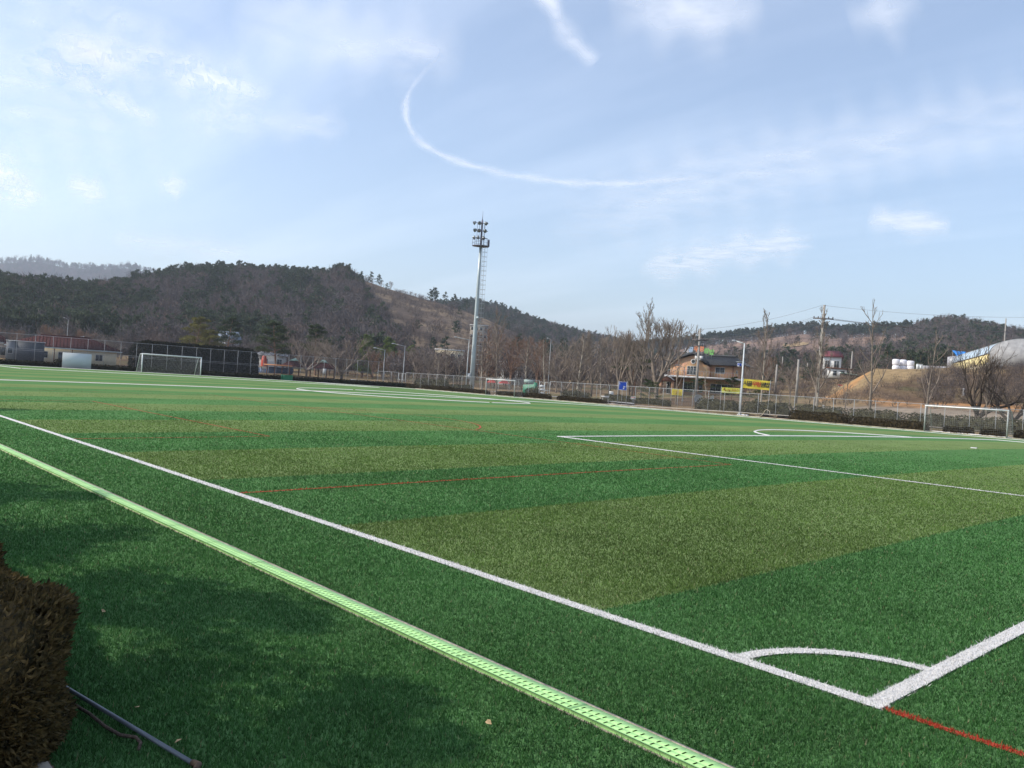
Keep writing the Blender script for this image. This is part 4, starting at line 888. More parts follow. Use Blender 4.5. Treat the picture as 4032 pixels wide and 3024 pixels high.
# ------------------------------------------------------------------ floodlight mast
def mast():
    p, t = at_across(1858, 84.0); m = thing('floodlight_mast', 'tall grey floodlight mast with ladder and nine lamps beside the pitch', 'floodlight', (p[0], p[1], 0), facing(1858))
    PO = mat('mast_paint', (0.40, 0.45, 0.45), 0.4, 0.1, 0.6, 0.4, metal=0.2); DK = mat('mast_dark', (0.16, 0.15, 0.19), 0.5, 0.2, 2, 0.3)
    MB().tube([(0, 0, -.1), (0, 0, 6), (0, 0, 12), (0, 0, 18), (0, 0, 24.3)], [0.42, 0.37, 0.32, 0.27, 0.22], 12).obj('pole', PO, m, True)
    MB().tube([(0, 0, 24.3), (0, 0, 28.6)], [0.17, 0.15], 8).obj('pole_head', DK, m, True)
    MB().tube([(0, 0, 28.6), (0, 0, 29), (0, 0, 30.2)], [0.09, 0.05, 0.015], 6).obj('lightning_rod', DK, m)
    pl = MB(); an = np.linspace(0, 2*math.pi, 17)
    V = [(0.25*math.cos(a), 0.25*math.sin(a), z) for z in (24.25, 24.37) for a in an[:-1]]+[(1.45*math.cos(a), 1.1*math.sin(a), z) for z in (24.25, 24.37) for a in an[:-1]]
    F = []
    for i in range(16):
        j = (i+1) % 16; F += [(i, j, 32+j, 32+i), (16+j, 16+i, 48+i, 48+j), (32+i, 32+j, 48+j, 48+i)]
    pl.add(V, F); pf = pl.obj('platform', DK, m)
    rl = MB()
    for z in (24.85, 25.4): rl.tube([(1.42*math.cos(a), 1.08*math.sin(a), z) for a in an], 0.025, 5, False)
    for a in an[:-1:2]: rl.tube([(1.42*math.cos(a), 1.08*math.sin(a), 24.37), (1.42*math.cos(a), 1.08*math.sin(a), 25.4)], 0.025, 5)
    rl.obj('guard_rail', DK, pf)
    sb = MB()
    sb.box((1.25, -.2, 24.9), (0.30, 0.25, 0.95)); sb.obj('switch_box', DK, pf)
    fr = MB()
    for x in (-.75, -.40, .40, .50): fr.tube([(x, -.12, 24.4), (x, -.12, 28.25)], 0.03, 5)
    for z in (25.6, 26.8, 28.1): fr.box((-.1, -.17, z), (2.3, 0.07, 0.08))
    fr.obj('lamp_frame', DK, m)
    LG = mat('lamp_glass', (0.55, 0.60, 0.62), 0.15, 0.1, 3, 0.6); LB = mat('lamp_body', (0.20, 0.22, 0.23), 0.4, 0.15, 3, 0.5, metal=0.4)
    body = MB().lathe([(0.10, .38), (0.16, .30), (0.30, .12), (0.34, 0), (0.34, -.06), (0.30, -.06)], 14).mesh('floodlight', LB, True)
    gl = MB().lathe([(0.001, -.045), (0.30, -.05)], 14).mesh('lens', LG)
    for x, z, yw, tl in ((-1.2, 28.0, 70, -62), (-.42, 28.05, 15, -62), (.62, 28.05, -40, -55), (-1.1, 26.8, 40, -60), (-.45, 26.8, 10, -60), (.55, 26.8, -12, -60), (-1.1, 25.6, 80, -35), (-.5, 25.65, 60, -25), (.35, 25.6, -10, -40)):
        o = link('floodlight', body, m); o.location = (x, -.42, z); o.rotation_euler = (rad(90+tl+62-20), 0, rad(-yw)); link('lens', gl, o)
        MB().box((x, -.27, z), (0.09, 0.24, 0.09)).obj('bracket', DK, m)
    # ladder with safety hoops
    la = MB()
    for x in (.62, .98): la.tube([(x-.14, -.05, 2.6), (x-.28, -.05, 24.2)], 0.022, 5)
    for i in range(60): z = 2.8+i*.355; s = -.14-.14*(z-2.6)/21.6; la.tube([(.62+s, -.05, z), (.98+s, -.05, z)], 0.014, 4, False)
    for i in range(8): z = 3+i*3; la.box((.40-.004*z, -.05, z), (.24, .05, .05))
    la.obj('ladder', GALV, m)
    for i in range(26):
        z = 4.6+i*.78; s = -.14-.14*(z-2.6)/21.6
        MB().tube([(.62+s, -.05, z), (.66+s, -.42, z), (1.05+s, -.5, z), (1.42+s, -.28, z), (1.42+s, .12, z), (1.05+s, .3, z), (.66+s, .22, z), (.62+s, -.05, z)], 0.022, 4, False).obj('safety_hoop', GALV, m)
    vb = MB()
    for dx, dy in ((1.42, -.28), (1.42, .12), (1.05, -.5)): vb.tube([(dx-.15, dy, 4.6), (dx-.28, dy, 24.1)], 0.012, 4)
    vb.obj('hoop_strap', GALV, m)
    MB().box((-.52, -.25, 2.55), (.55, .38, .95)).obj('control_box', mat('control_box', (0.50, 0.50, 0.48), 0.5, 0.1, 3, 0.4), m)
    MB().box((.30, -.36, 12.3), (.40, .28, .42)).obj('junction_box', PO, m)
mast()

# ------------------------------------------------------------------ lamps, poles and wires
LAMPG = mat('lamp_head', (0.30, 0.31, 0.32), 0.4, 0.15, 3, 0.5)
def lamp(label, px, dep, z0, top_py, reach, m=GALV, head=0.75, r=0.085, sx=-1):
    x, y = colxy(px, dep); hz = horizon(px); H = CH+(hz-top_py)*dep/FPX/math.cos(ROLL)-z0
    l = thing('street_lamp', label, 'street lamp', (x, y, z0), facing(px)); R = reach
    MB().tube([(0, 0, 0), (0, 0, H*.3), (0, 0, H)], [r, r*.85, r*.55], 8).obj('pole', m, l, True)
    MB().tube([(0, 0, H-.04), (sx*.35*R, 0, H+.05), (sx*R, 0, H+.22)], r*.5, 6).obj('arm', m, l, True)
    b = MB().lathe([(0.001, .11), (.10, .10), (.17, .03), (.16, -.05), (0.001, -.07)], 10).obj('lamp_head', LAMPG, l, True); b.scale = (head*2.4, 1, 1); b.location = (sx*(R+.25), 0, H+.24)
    MB().lathe([(r*1.5, .25), (r*1.5, 0)], 8).obj('base', m, l, True); return l
lamp('white street lamp nearest the pavilions', 1508, 150, 0, 1378, 1.5)
lamp('white street lamp standing beyond the corner gate', 1586, 147, 0, 1362, 1.8)
lamp('tall street lamp just left of the floodlight mast', 1836, 139, 0, 1337, 2.0, r=0.11)
bl = lamp('bright white street lamp carrying a blue sign left of the large banner', 2919, 97, 0, 1352, 0.95, STEELW, 0.6, 0.12)
BLUE = mat('blue_sign', (0.02, 0.07, 0.42), 0.5, 0.1, 3, 0.3)
rs = MB().box((-.40, 0, 5.7), (.52, .04, .38)).obj('road_sign', BLUE, bl); SGW = mat('sign_white', (0.6, 0.62, 0.66), .6, .08, 3, .3); fr_ = MB()
for x_, z_, w_, h_ in ((-.40, 5.875, .5, .03), (-.40, 5.525, .5, .03), (-.645, 5.7, .03, .33), (-.155, 5.7, .03, .33), (-.5, 5.6, .22, .07), (-.44, 5.74, .05, .12)): fr_.box((x_, -.03, z_), (w_, .012, h_))
fr_.obj('sign_marking', SGW, rs); MB().box((-.3, 0, 6.05), (.95, .05, .06)).obj('sign_bracket', GALV, bl)
lamp('low street lamp in front of the brick house', 2690, 118, .9, 1447, .75, GALV, .8, .07)
lamp('slim lamp post seen between bare trees left of the tall poplar', 2158, 150, .3, 1338, .35, GALV, .5, .07)
lamp('thin lamp pole rising behind the red-roofed building', 256, 175, .6, 1257, .5, GALV, .4, .06)
lamp('short lamp on the red-roofed building ridge', 286, 158, .5, 1328, 1.2, STEELW, .4, .05, 1)
WOODP = mat('concrete_pole', (0.30, 0.28, 0.25), 0.9, 0.15, 1, 0.2); INS = mat('insulator', (0.10, 0.085, 0.085), 0.4, 0.2, 5, 0.4)
def upole(label, px, dep, top_py, arms, lean=0.0):
    x, y, z0 = onground(px, dep); H = CH+(horizon(px)-top_py)*dep/FPX/math.cos(ROLL)-z0
    o = thing('utility_pole', label, 'utility pole', (x, y, z0), facing(px)); o.rotation_euler = (0, lean, o.rotation_euler[2])
    MB().tube([(0, 0, -.3), (0, 0, H)], [.21, .13], 9).obj('pole', WOODP, o, True)
    MB().box((0, 0, H+.02), (.34, .12, .06)).obj('pole_cap', GALV, o)
    for z, w in arms:
        a = MB().box((0, -.12, H-z), (w, .10, .12)).obj('crossarm', INS, o)
        for s in (-.46, -.25, .25, .46): MB().lathe([(.001, .22), (.05, .2), (.08, .12), (.05, .1), (.07, .04), (.03, 0)], 8, (s*w, -.12, H-z+.06)).obj('insulator', INS, a, True)
    return o, H, (x, y, z0)
u1, H1, L1 = upole('tall utility pole with crossarm in front of the orange earth slope', 3214, 100, 1202, [(1.62, 2.3)], rad(1.2))
u2, H2, L2 = upole('dark utility pole with two crossarms before the brick house', 2741, 112, 1297, [(1.45, 2.0), (2.2, 1.6)])
for px, dep, tp, lab in ((3136, 118, 1417, 'short grey pole left of the tall utility pole'), (3345, 190, 1385, 'slim grey pole behind the orange earth slope'), (3052, 150, 1437, 'short grey pole right of the large yellow banner'), (3172, 210, 1430, 'thin distant pole left of the red-roofed farmhouse'), (3073, 260, 1405, 'thin distant pole among brush above the banner'), (3940, 210, 1255, 'slim pole standing behind the arched greenhouse')):
    upole(lab, px, dep, tp, [])
def wire(a, b, sag, label):
    t = np.linspace(0, 1, 24)[:, None]; p = np.asarray(a)*(1-t)+np.asarray(b)*t; p[:, 2] -= (sag*4*t*(1-t))[:, 0]
    tag(MB().tube(p, 0.014, 3, False).obj('power_line', INS), label, 'wire', 'overhead power lines')
top1 = np.array([L1[0], L1[1], L1[2]+H1]); top2 = np.array([L2[0], L2[1], L2[2]+H2]); rv = np.array([_r[0], _r[1], 0])
far_r = np.array(list(colxy(4700, 120))+[18.0])
for i, s in enumerate((-1.0, -.55, .55, 1.0)):
    w_ = ('leftmost', 'second from left', 'second from right', 'rightmost')[i]; wire(top1+rv*s+[0, 0, -1.5], top2+rv*s+[0, 0, -1.3], 0.8, 'dark power line between the two utility poles, %s on the crossarm' % w_); wire(top1+rv*s+[0, 0, -1.5], far_r+rv*s*.8, 2.0, 'dark power line running right from the tall pole, %s on the crossarm' % w_)
wire(top1, top2, .5, 'thin earth wire joining the two utility pole tops'); wire(top1, far_r+[0, 0, 1.5], 1.6, 'thin earth wire running right from the tall utility pole top')

# ------------------------------------------------------------------ trees
TM = {}
for k, kind, seed, bk, tw in (('leaderA', 'leader', 1, BARKP, TWIG), ('leaderB', 'leader', 2, BARK, TWIG), ('leaderC', 'leader', 3, BARKP, TWIG), ('whipA', 'whip', 4, BARK, TWIG), ('whipB', 'whip', 5, BARK, TWIG), ('poleA', 'pole', 6, BARKP, TWIG),
     ('vaseA', 'vase', 7, BARK, TWIG), ('vaseB', 'vase', 8, BARKD, TWIG), ('spreadA', 'spread', 9, BARKD, BARKD), ('spreadB', 'spread', 10, BARKD, TWIG), ('thickA', 'thicket', 11, BARKD, TWIG), ('thickB', 'thicket', 12, BARK, TWIGR), ('thickC', 'thicket', 15, BARK, TWIG), ('colA', 'column', 13, BARK, TWIGR), ('colB', 'column', 14, BARK, TWIGR)):
    TM[k] = bare_meshes(kind, seed, bk, tw)
PM = {'pineA': pine_meshes(1, NEEDLE), 'pineB': pine_meshes(2, NEEDLE, pads=18, open_=0.45), 'pineY': pine_meshes(3, NEEDLEY, pads=26, open_=0.2, spread=0.34), 'pineS': pine_meshes(5, NEEDLE, H=8, pads=14, nt=220, open_=0.3, spread=0.5, lean=0.2)}
def bt(px, dep, top_py, kind, label, wide=1.0, name='bare_tree', group=None, lean=(0, 0), z0=None, rz=None):
    x, y, z = onground(px, dep); z = z if z0 is None else z0
    H = CH+(horizon(px)-top_py)*dep/FPX/math.cos(ROLL)-z
    return tree(name, label, 'tree', (x, y, max(z, 0)-0.05), H, TM[kind], 10.0, rz, wide, group, lean)
def dA(px, A): return at_across(px, A)[1]
RD = 'bare trees beyond the side fence'
for px, A, tp, kind, wd, lab in (
    (1634, 86, 1408, 'whipA', 1.0, 'thin dark bare tree right of the corner gate'), (1684, 90, 1395, 'thickA', .9, 'small bushy bare tree left of the cream building'),
    (1722, 88, 1378, 'leaderA', .9, 'pale bare tree in front of the cream building'), (1758, 86, 1372, 'leaderC', 1.2, 'pale bare tree with fanned boughs left of the dark trunk'),
    (1806, 90, 1330, 'whipB', 1.0, 'dark straight bare trunk left of the tall street lamp'), (1898, 92, 1335, 'leaderA', 1.3, 'pale bare tree just right of the floodlight mast'),
    (1955, 92, 1213, 'leaderB', .75, 'tall slim pale bare tree right of the mast rising above the thicket'), (2070, 92, 1325, 'leaderC', 1.0, 'pale forked bare tree above the middle goal'),
    (2147, 88, 1330, 'poleA', 1.1, 'stubby pollarded bare tree beside the narrow gate'), (2225, 90, 1390, 'spreadB', 1.0, 'low crooked bare tree right of the narrow gate'),
    (2273, 90, 1308, 'leaderA', 1.25, 'pale candelabra bare tree left of the white leaning one'), (2368, 86, 1370, 'leaderC', .9, 'white-barked leaning bare tree left of the blue sign'),
    (2330, 100, 1305, 'vaseB', .8, 'vase-shaped dark bare tree behind the white leaning one'), (2437, 92, 1285, 'vaseA', .85, 'fan-shaped bare zelkova right behind the blue sign'),
    (2489, 104, 1300, 'vaseB', .7, 'second fan-shaped bare zelkova left of the tall poplar'), (2524, 90, 1180, 'leaderB', .6, 'very tall narrow bare poplar reaching above all its neighbours'),
    (2585, 90, 1233, 'vaseA', 1.25, 'large fan-crowned bare zelkova left of the brick house'), (2664, 86, 1295, 'whipA', .9, 'slender leaning bare tree before the brick house door'),
    (2785, 88, 1440, 'poleA', 1.2, 'low pollarded bare tree between the satellite dishes'), (2998, 86, 1208, 'leaderA', .62, 'tall bare ginkgo behind the large yellow banner'),
    (3216, 83.5, 1213, 'leaderC', .7, 'bare ginkgo rising beside the tall utility pole'), (3428, 84, 1163, 'whipB', .95, 'tallest slim bare tree before the white bales'),
    (3650, 86, 1297, 'whipA', 1.1, 'slim bare tree left of the right goal'), (3851, 85.5, 1330, 'spreadA', .95, 'dark spreading many-limbed bare tree behind the right goal'),
    (3888, 84, 1325, 'whipB', .75, 'slender pale bare tree behind the right goal crossbar'), (3996, 85.5, 1430, 'spreadA', 1.1, 'dark spreading bare tree at the right picture edge'),
    (2952, 96, 1400, 'thickC', .7, 'small twiggy bare tree right of the white street lamp'), (3110, 95, 1420, 'whipB', 1.2, 'thin leaning bare sapling right of the large banner'),
    (3330, 90, 1440, 'whipA', 1.3, 'short thin bare sapling before the orange earth slope')):
    bt(px, dA(px, A), tp, kind, lab, wd, group=RD)
for i, (px, dep, tp, kind, wd, lab) in enumerate((
    (1205, 165, 1312, 'spreadB', 1.15, 'dark bare tree with low fork behind the second pavilion'), (1345, 160, 1306, 'spreadB', 1.35, 'broad round-crowned dark bare tree right of the pavilions'),
    (1465, 190, 1375, 'thickB', 1.4, 'russet thicket tree between two white street lamps, left one'), (1548, 185, 1368, 'thickB', 1.3, 'russet thicket tree between two white street lamps, right one'),
    (1640, 180, 1372, 'thickA', 1.5, 'grey-brown bare tree behind the corner gate'), (1862, 175, 1292, 'colA', 1.2, 'russet cone-shaped bare tree just left of the mast'), (1915, 172, 1282, 'colB', 1.2, 'russet cone-shaped bare tree just right of the mast'),
    (1945, 178, 1295, 'colA', 1.1, 'russet cone-shaped bare tree behind the tall slim pale one'), (2010, 170, 1310, 'thickB', 1.3, 'brown dense-crowned bare tree left of the pale forked one'), (2110, 165, 1312, 'thickB', 1.3, 'brown dense-crowned bare tree behind the narrow gate'),
    (2190, 160, 1318, 'thickC', 1.3, 'brown-grey dense bare tree right of the pollard'), (2285, 165, 1300, 'thickC', 1.4, 'dense brown bare tree behind the candelabra tree'), (2400, 160, 1330, 'thickA', 1.4, 'dark dense bare tree behind the blue sign'),
    (2480, 150, 1345, 'thickA', 1.5, 'dark dense bare tree between the two fan-shaped zelkovas'), (2560, 165, 1370, 'thickC', 1.4, 'grey dense bare tree left of the brick house'), (2940, 190, 1385, 'thickA', 1.5, 'brown bare thicket tree right of the brick house'),
    (3020, 180, 1395, 'thickB', 1.3, 'russet bare thicket tree above the large yellow banner'), (3105, 175, 1430, 'thickC', 1.4, 'grey-brown thicket tree left of the farmhouse'), (3400, 180, 1420, 'thickC', 1.0, 'small brown tree behind the orange earth crest'),
    (1010, 185, 1395, 'thickA', 1.4, 'dim bare tree behind the playground tower'), (1262, 185, 1330, 'thickC', 1.1, 'grey bare tree between the two pavilion trees'), (1730, 195, 1380, 'thickA', 1.4, 'grey-brown bare tree left of the cream building'),
    (60, 190, 1290, 'thickB', 1.5, 'russet bare tree behind the far left building'), (180, 195, 1270, 'thickB', 1.4, 'russet bare tree above the red roof, left of the thin pole'), (320, 190, 1290, 'thickB', 1.4, 'russet bare tree above the red roof, right of the thin pole'), (430, 180, 1320, 'thickA', 1.5, 'dark bare tree left of the tall evergreen screen'))):
    bt(px, dep, tp, kind, lab, wd, group='bare trees in the middle distance')
def pt(px, dep, tp, kind, label, wide=1.0, group=None, base=8.0):
    x, y, z = onground(px, dep); H = CH+(horizon(px)-tp)*dep/FPX/math.cos(ROLL)-z
    return tree('pine_tree', label, 'tree', (x, y, z-.05), H, PM[kind], base, None, wide, group)
pt(752, 190, 1237, 'pineY', 'yellow-green pine behind the tall evergreen screen, left one', 1.1); pt(885, 195, 1240, 'pineB', 'dark narrow pine beside the grey-roofed pavilion', .9); pt(810, 188, 1290, 'pineY', 'short yellow-green pine peeping over the evergreen screen', 1.2)
pt(1088, 170, 1260, 'pineA', 'layered pine standing over the orange-roofed hut', 1.25); pt(1240, 190, 1272, 'pineB', 'flat-topped pine behind the pavilions', 1.1)
pt(2500, 150, 1345, 'pineB', 'dark pine half hidden behind the tall poplar', 1.4); pt(2567, 112, 1494, 'pineS', 'small cushion-shaped pine left of the brick house porch', 1.2); pt(2880, 118, 1482, 'pineS', 'cushion-shaped garden pine under the brick house corner', 1.2); pt(2745, 132, 1488, 'pineS', 'dark garden pine before the brick house ground floor', 1.5); pt(2990, 112, 1532, 'pineS', 'small spreading pine below the large yellow banner', 1.3)
bm = pine_meshes(31, BAMBOO, H=8, pads=30, nt=190, flat=0.9, open_=0.08, spread=0.22)
for i, (px, tp, lab) in enumerate(((1425, 1345, 'light green evergreen tree right of the round-crowned tree'), (1462, 1322, 'tallest light green evergreen of the clump before the hill'), (1505, 1330, 'light green evergreen in the middle of the clump'), (1548, 1345, 'light green evergreen above the second white lamp'), (1592, 1360, 'smallest light green evergreen at the right end of the clump'))):
    x, y, z = onground(px, 205+6*i); H = CH+(horizon(px)-tp)*(205+6*i)/FPX-z; tree('evergreen_tree', lab, 'tree', (x, y, z), H, bm, 8.0, None, 1.25, 'light green evergreens before the hill')
rt = [(1342, 1080, 'whipB', 'lone thin tree on the bare ridge nearest the pine wood', 1.0), (1388, 1084, 'vaseA', 'faint bare tree on the ridge, second from the pine wood', 1.0), (1424, 1073, 'spreadB', 'flat-topped bare tree on the ridge', 1.0), (1476, 1103, 'vaseA', 'round bare tree on the ridge, left of a pair', 1.2), (1514, 1103, 'vaseB', 'round bare tree on the ridge, right of a pair', .9), (1594, 1150, 'vaseA', 'small bare tree lower down the ridge', .9), (1614, 1150, 'vaseB', 'small narrow bare tree lower down the ridge', .8), (1640, 1155, 'whipA', 'last small bare tree on the falling ridge', .8)]
for px, tp, kind, lab, wd in rt:
    X, Y, Z = HL.pos(np.array([float(px)]), np.array([.99])); dep = float(np.interp(px, HL.rows[:, 0], HL.rows[:, 3]))*.99; H = CH+(horizon(px)-tp)*dep/FPX-Z[0]
    tree('bare_tree', lab, 'tree', (X[0], Y[0], Z[0]-.3), max(3, H), TM[kind], 10, None, wd, 'lone trees on the ridge')
for px, tp, lab in ((1288, 1040, 'ridge-top pine at the edge of the wood, left one'), (1318, 1042, 'ridge-top pine standing just clear of the wood')):
    X, Y, Z = HL.pos(np.array([float(px)]), np.array([.99])); H = CH+(horizon(px)-tp)*520/FPX-Z[0]; tree('pine_tree', lab, 'tree', (X[0], Y[0], Z[0]-.3), H, PM['pineA'], 8.0, None, .8, 'pines at the end of the ridge wood')
# trees on the near side, left of the view, whose shade falls on the turf
for i, (x, a, H, w) in enumerate(((4.6, -6.4, 4.3, 1.0), (6.6, -6.3, 4.4, 1.0), (9.2, -6.6, 4.9, 1.0), (12.2, -6.4, 4.5, 1.0), (33.0, -6.4, 8.4, .9), (37.0, -6.6, 8.6, .9))):
    tree('pine_tree', ('first short', 'second short', 'third short', 'fourth short', 'nearer tall', 'farther tall')[i]+' pine left of the view along the near touchline', 'tree', (x, -a, -.05), H, PM['pineA' if i % 2 else 'pineB'], 8.0, None, w*1.2, 'pines shading the near touchline')
# dry brush on the slopes and verges
def brushpts(n, p0, p1, d0, d1, seed, cond=None):
    r = np.random.default_rng(seed); px = r.uniform(p0, p1, n); dep = r.uniform(d0, d1, n); z = Hgt(px, dep); x, y = colxy(px, dep)
    k = ~((x < 127) & (y > -81)); k &= cond(px, dep, z) if cond else True
    return np.stack([x, y, z-.1], 1)[k], r
q, r = brushpts(5200, 2500, 4700, 88, 300, 21, lambda p, d, z: (vnoise(p*.02, d*.09) > .40) & (z > 1.0) & ~((p > 3270) & (p < 3600) & (d > 124) & (d < 158)) & ~((d > 138) & (d < 215) & (p > 3440)) & ~((p < 3000) & (p > 2560) & (d > 120) & (d < 175)) & ~((p > 2950) & (d < np.interp(p, [2950, 3200, 3500, 3800, 4200], [118, 108, 102, 96, 90]))))
scatter('dry_brush', 'brown leafless brush and dead grass on the banks beyond the fence', 'brush', q, r.choice([8, 9, 9], len(q)), r.uniform(.4, 1.25, len(q)))
q, r = brushpts(3000, 3640, 4700, 104, 133, 22, lambda p, d, z: vnoise(p*.03, d*.12) > .36)
scatter('bank_brush', 'dense grey-brown brush on the bank below the greenhouse', 'brush', q, r.choice([8, 9], len(q)), r.uniform(.4, .85, len(q)))
q, r = brushpts(2000, -900, 2600, 165, 270, 23, lambda p, d, z: d > np.where(p < 1500, 198, 172))
scatter('lower_thicket', 'dark tangled thicket at the foot of the left hill', 'brush', q, r.choice([4, 5, 6, 7, 8, 8, 9], len(q)), r.uniform(.4, .95, len(q)))
q, r = brushpts(900, 3480, 4900, 215, 310, 24)
scatter('lower_pines', 'dark pine wood behind the greenhouse', 'woodland', q, r.choice([0, 1, 2, 3, 0, 5], len(q)), r.uniform(.6, .95, len(q)))
q, r = brushpts(380, 2950, 3500, 200, 320, 25)
scatter('lower_wood', 'mixed wood behind the farmhouse', 'woodland', q, r.choice([0, 1, 4, 5, 8, 8], len(q)), r.uniform(.3, .6, len(q)))

# ------------------------------------------------------------------ buildings and other things
BRICK = bpy.data.materials.new('tan_brick'); BRICK.use_nodes = True
def _brick():
    nt = BRICK.node_tree; N = nt.nodes; L = nt.links; b = N['Principled BSDF']; b.inputs['Roughness'].default_value = .9; tc = N.new('ShaderNodeTexCoord'); mp = N.new('ShaderNodeMapping'); mp.inputs['Rotation'].default_value = (rad(90), 0, 0); L.new(tc.outputs['Object'], mp.inputs[0])
    t = N.new('ShaderNodeTexBrick'); t.inputs['Scale'].default_value = 3.2; t.inputs['Color1'].default_value = (.66, .37, .19, 1); t.inputs['Color2'].default_value = (.54, .28, .14, 1); t.inputs['Mortar'].default_value = (.52, .42, .33, 1); t.inputs['Mortar Size'].default_value = .015; L.new(mp.outputs[0], t.inputs['Vector'])
    n = N.new('ShaderNodeTexNoise'); n.inputs['Scale'].default_value = 1.1; L.new(tc.outputs['Object'], n.inputs['Vector']); mx = N.new('ShaderNodeMix'); mx.data_type = 'RGBA'; mx.blend_type = 'MULTIPLY'; mx.inputs['Factor'].default_value = .4; L.new(t.outputs['Color'], mx.inputs['A']); L.new(n.outputs['Color'], mx.inputs['B']); L.new(mx.outputs['Result'], b.inputs['Base Color'])
_brick()
TILE = mat('dark_roof_tile', (0.055, 0.058, 0.062), .7, .3, 3, .3); REDT = mat('red_brown_tile', (0.062, 0.028, 0.027), .9, .2, 2, .0, stretch=(1, 1, 6)); GLASS = mat('window_glass', (0.035, 0.045, 0.05), .08, .3, 1.2, .8)
WHITEW = mat('white_wall', (0.66, 0.66, 0.63), .8, .08, .6, .2); CREAM = mat('cream_wall', (0.62, 0.54, 0.38), .8, .12, .6, .2); SLAB = mat('pale_slab', (0.55, 0.54, 0.52), .8, .12, 1, .2); BROWN = mat('brown_wood', (0.13, 0.055, 0.032), .7, .3, 3, .3)
YEL = mat('yellow_cloth', (0.62, 0.50, 0.06), .7, .08, 1, .2); FRAME = mat('window_frame', (0.48, 0.48, 0.46), .5, .1, 3, .4)
def win(par, x0, x1, z0, z1, y, mull=1, name='window', fm=FRAME):
    fr = MB(); w = .06
    for x in [x0+w/2, x1-w/2]+[x0+(x1-x0)*(i+1)/(mull+1) for i in range(mull)]: fr.box((x, y-.05, (z0+z1)/2), (w, .10, z1-z0))
    for z in (z0+w/2, z1-w/2): fr.box(((x0+x1)/2, y-.047, z), (x1-x0-.002, .094, w))
    o = fr.obj(name, fm, par); n = mull+1
    for i in range(n):
        a = x0+(x1-x0)*i/n+.03; c = x0+(x1-x0)*(i+1)/n-.03; MB().box(((a+c)/2, y-.012, (z0+z1)/2), (c-a, .02, z1-z0-.05)).obj('pane', GLASS, o)
    return o
def text_mesh(body, size, m, depth=0.004):
    cu = bpy.data.curves.new('lettering', 'FONT'); cu.body = body; cu.size = size; cu.extrude = depth; cu.offset = size*0.022; cu.align_x = 'CENTER'; cu.align_y = 'CENTER'
    o = bpy.data.objects.new('lettering', cu); COL.objects.link(o); dg = bpy.context.evaluated_depsgraph_get(); me = bpy.data.meshes.new_from_object(o.evaluated_get(dg)); bpy.data.objects.remove(o); me.materials.clear(); me.materials.append(m); return me
def letters(body, size, m, par, loc, name='lettering'):
    o = link(name, text_mesh(body, size, m), par); o.location = loc; o.rotation_euler = (rad(90), 0, 0); return o
INKD = mat('dark_ink', (0.03, 0.03, 0.035), .7, .1, 3, .2); INKR = mat('red_ink', (0.45, 0.05, 0.03), .7, .1, 3, .2); INKB = mat('brown_ink', (0.30, 0.12, 0.03), .7, .1, 3, .2)

def roof_tiles(par, x0, x1, y0, z0, y1, z1, n, m, name='roof', hip0=0., hip1=0., bulge=.06):
    """one roof slope with raised tile courses running down the slope"""
    mb = MB(); mb.add([(x0, y0, z0), (x1, y0, z0), (x1-hip1, y1, z1), (x0+hip0, y1, z1), (x0, y0, z0-.14), (x1, y0, z0-.14), (x1-hip1, y1, z1-.14), (x0+hip0, y1, z1-.14)], [(0, 1, 2, 3), (7, 6, 5, 4), (0, 4, 5, 1), (1, 5, 6, 2), (2, 6, 7, 3), (3, 7, 4, 0)])
    for i in range(n):
        t = (i+.5)/n; xa = x0+(x1-x0)*t
        f = 1.0
        if hip0 and xa < x0+hip0: f = max(.08, (xa-x0)/hip0)
        if hip1 and xa > x1-hip1: f = max(.08, (x1-xa)/hip1)
        mb.tube([(xa, y0-.03, z0+.03), (xa, y0+(y1-y0)*f, z0+(z1-z0)*f+.03)], bulge, 5)
    return mb.obj(name, m, par)
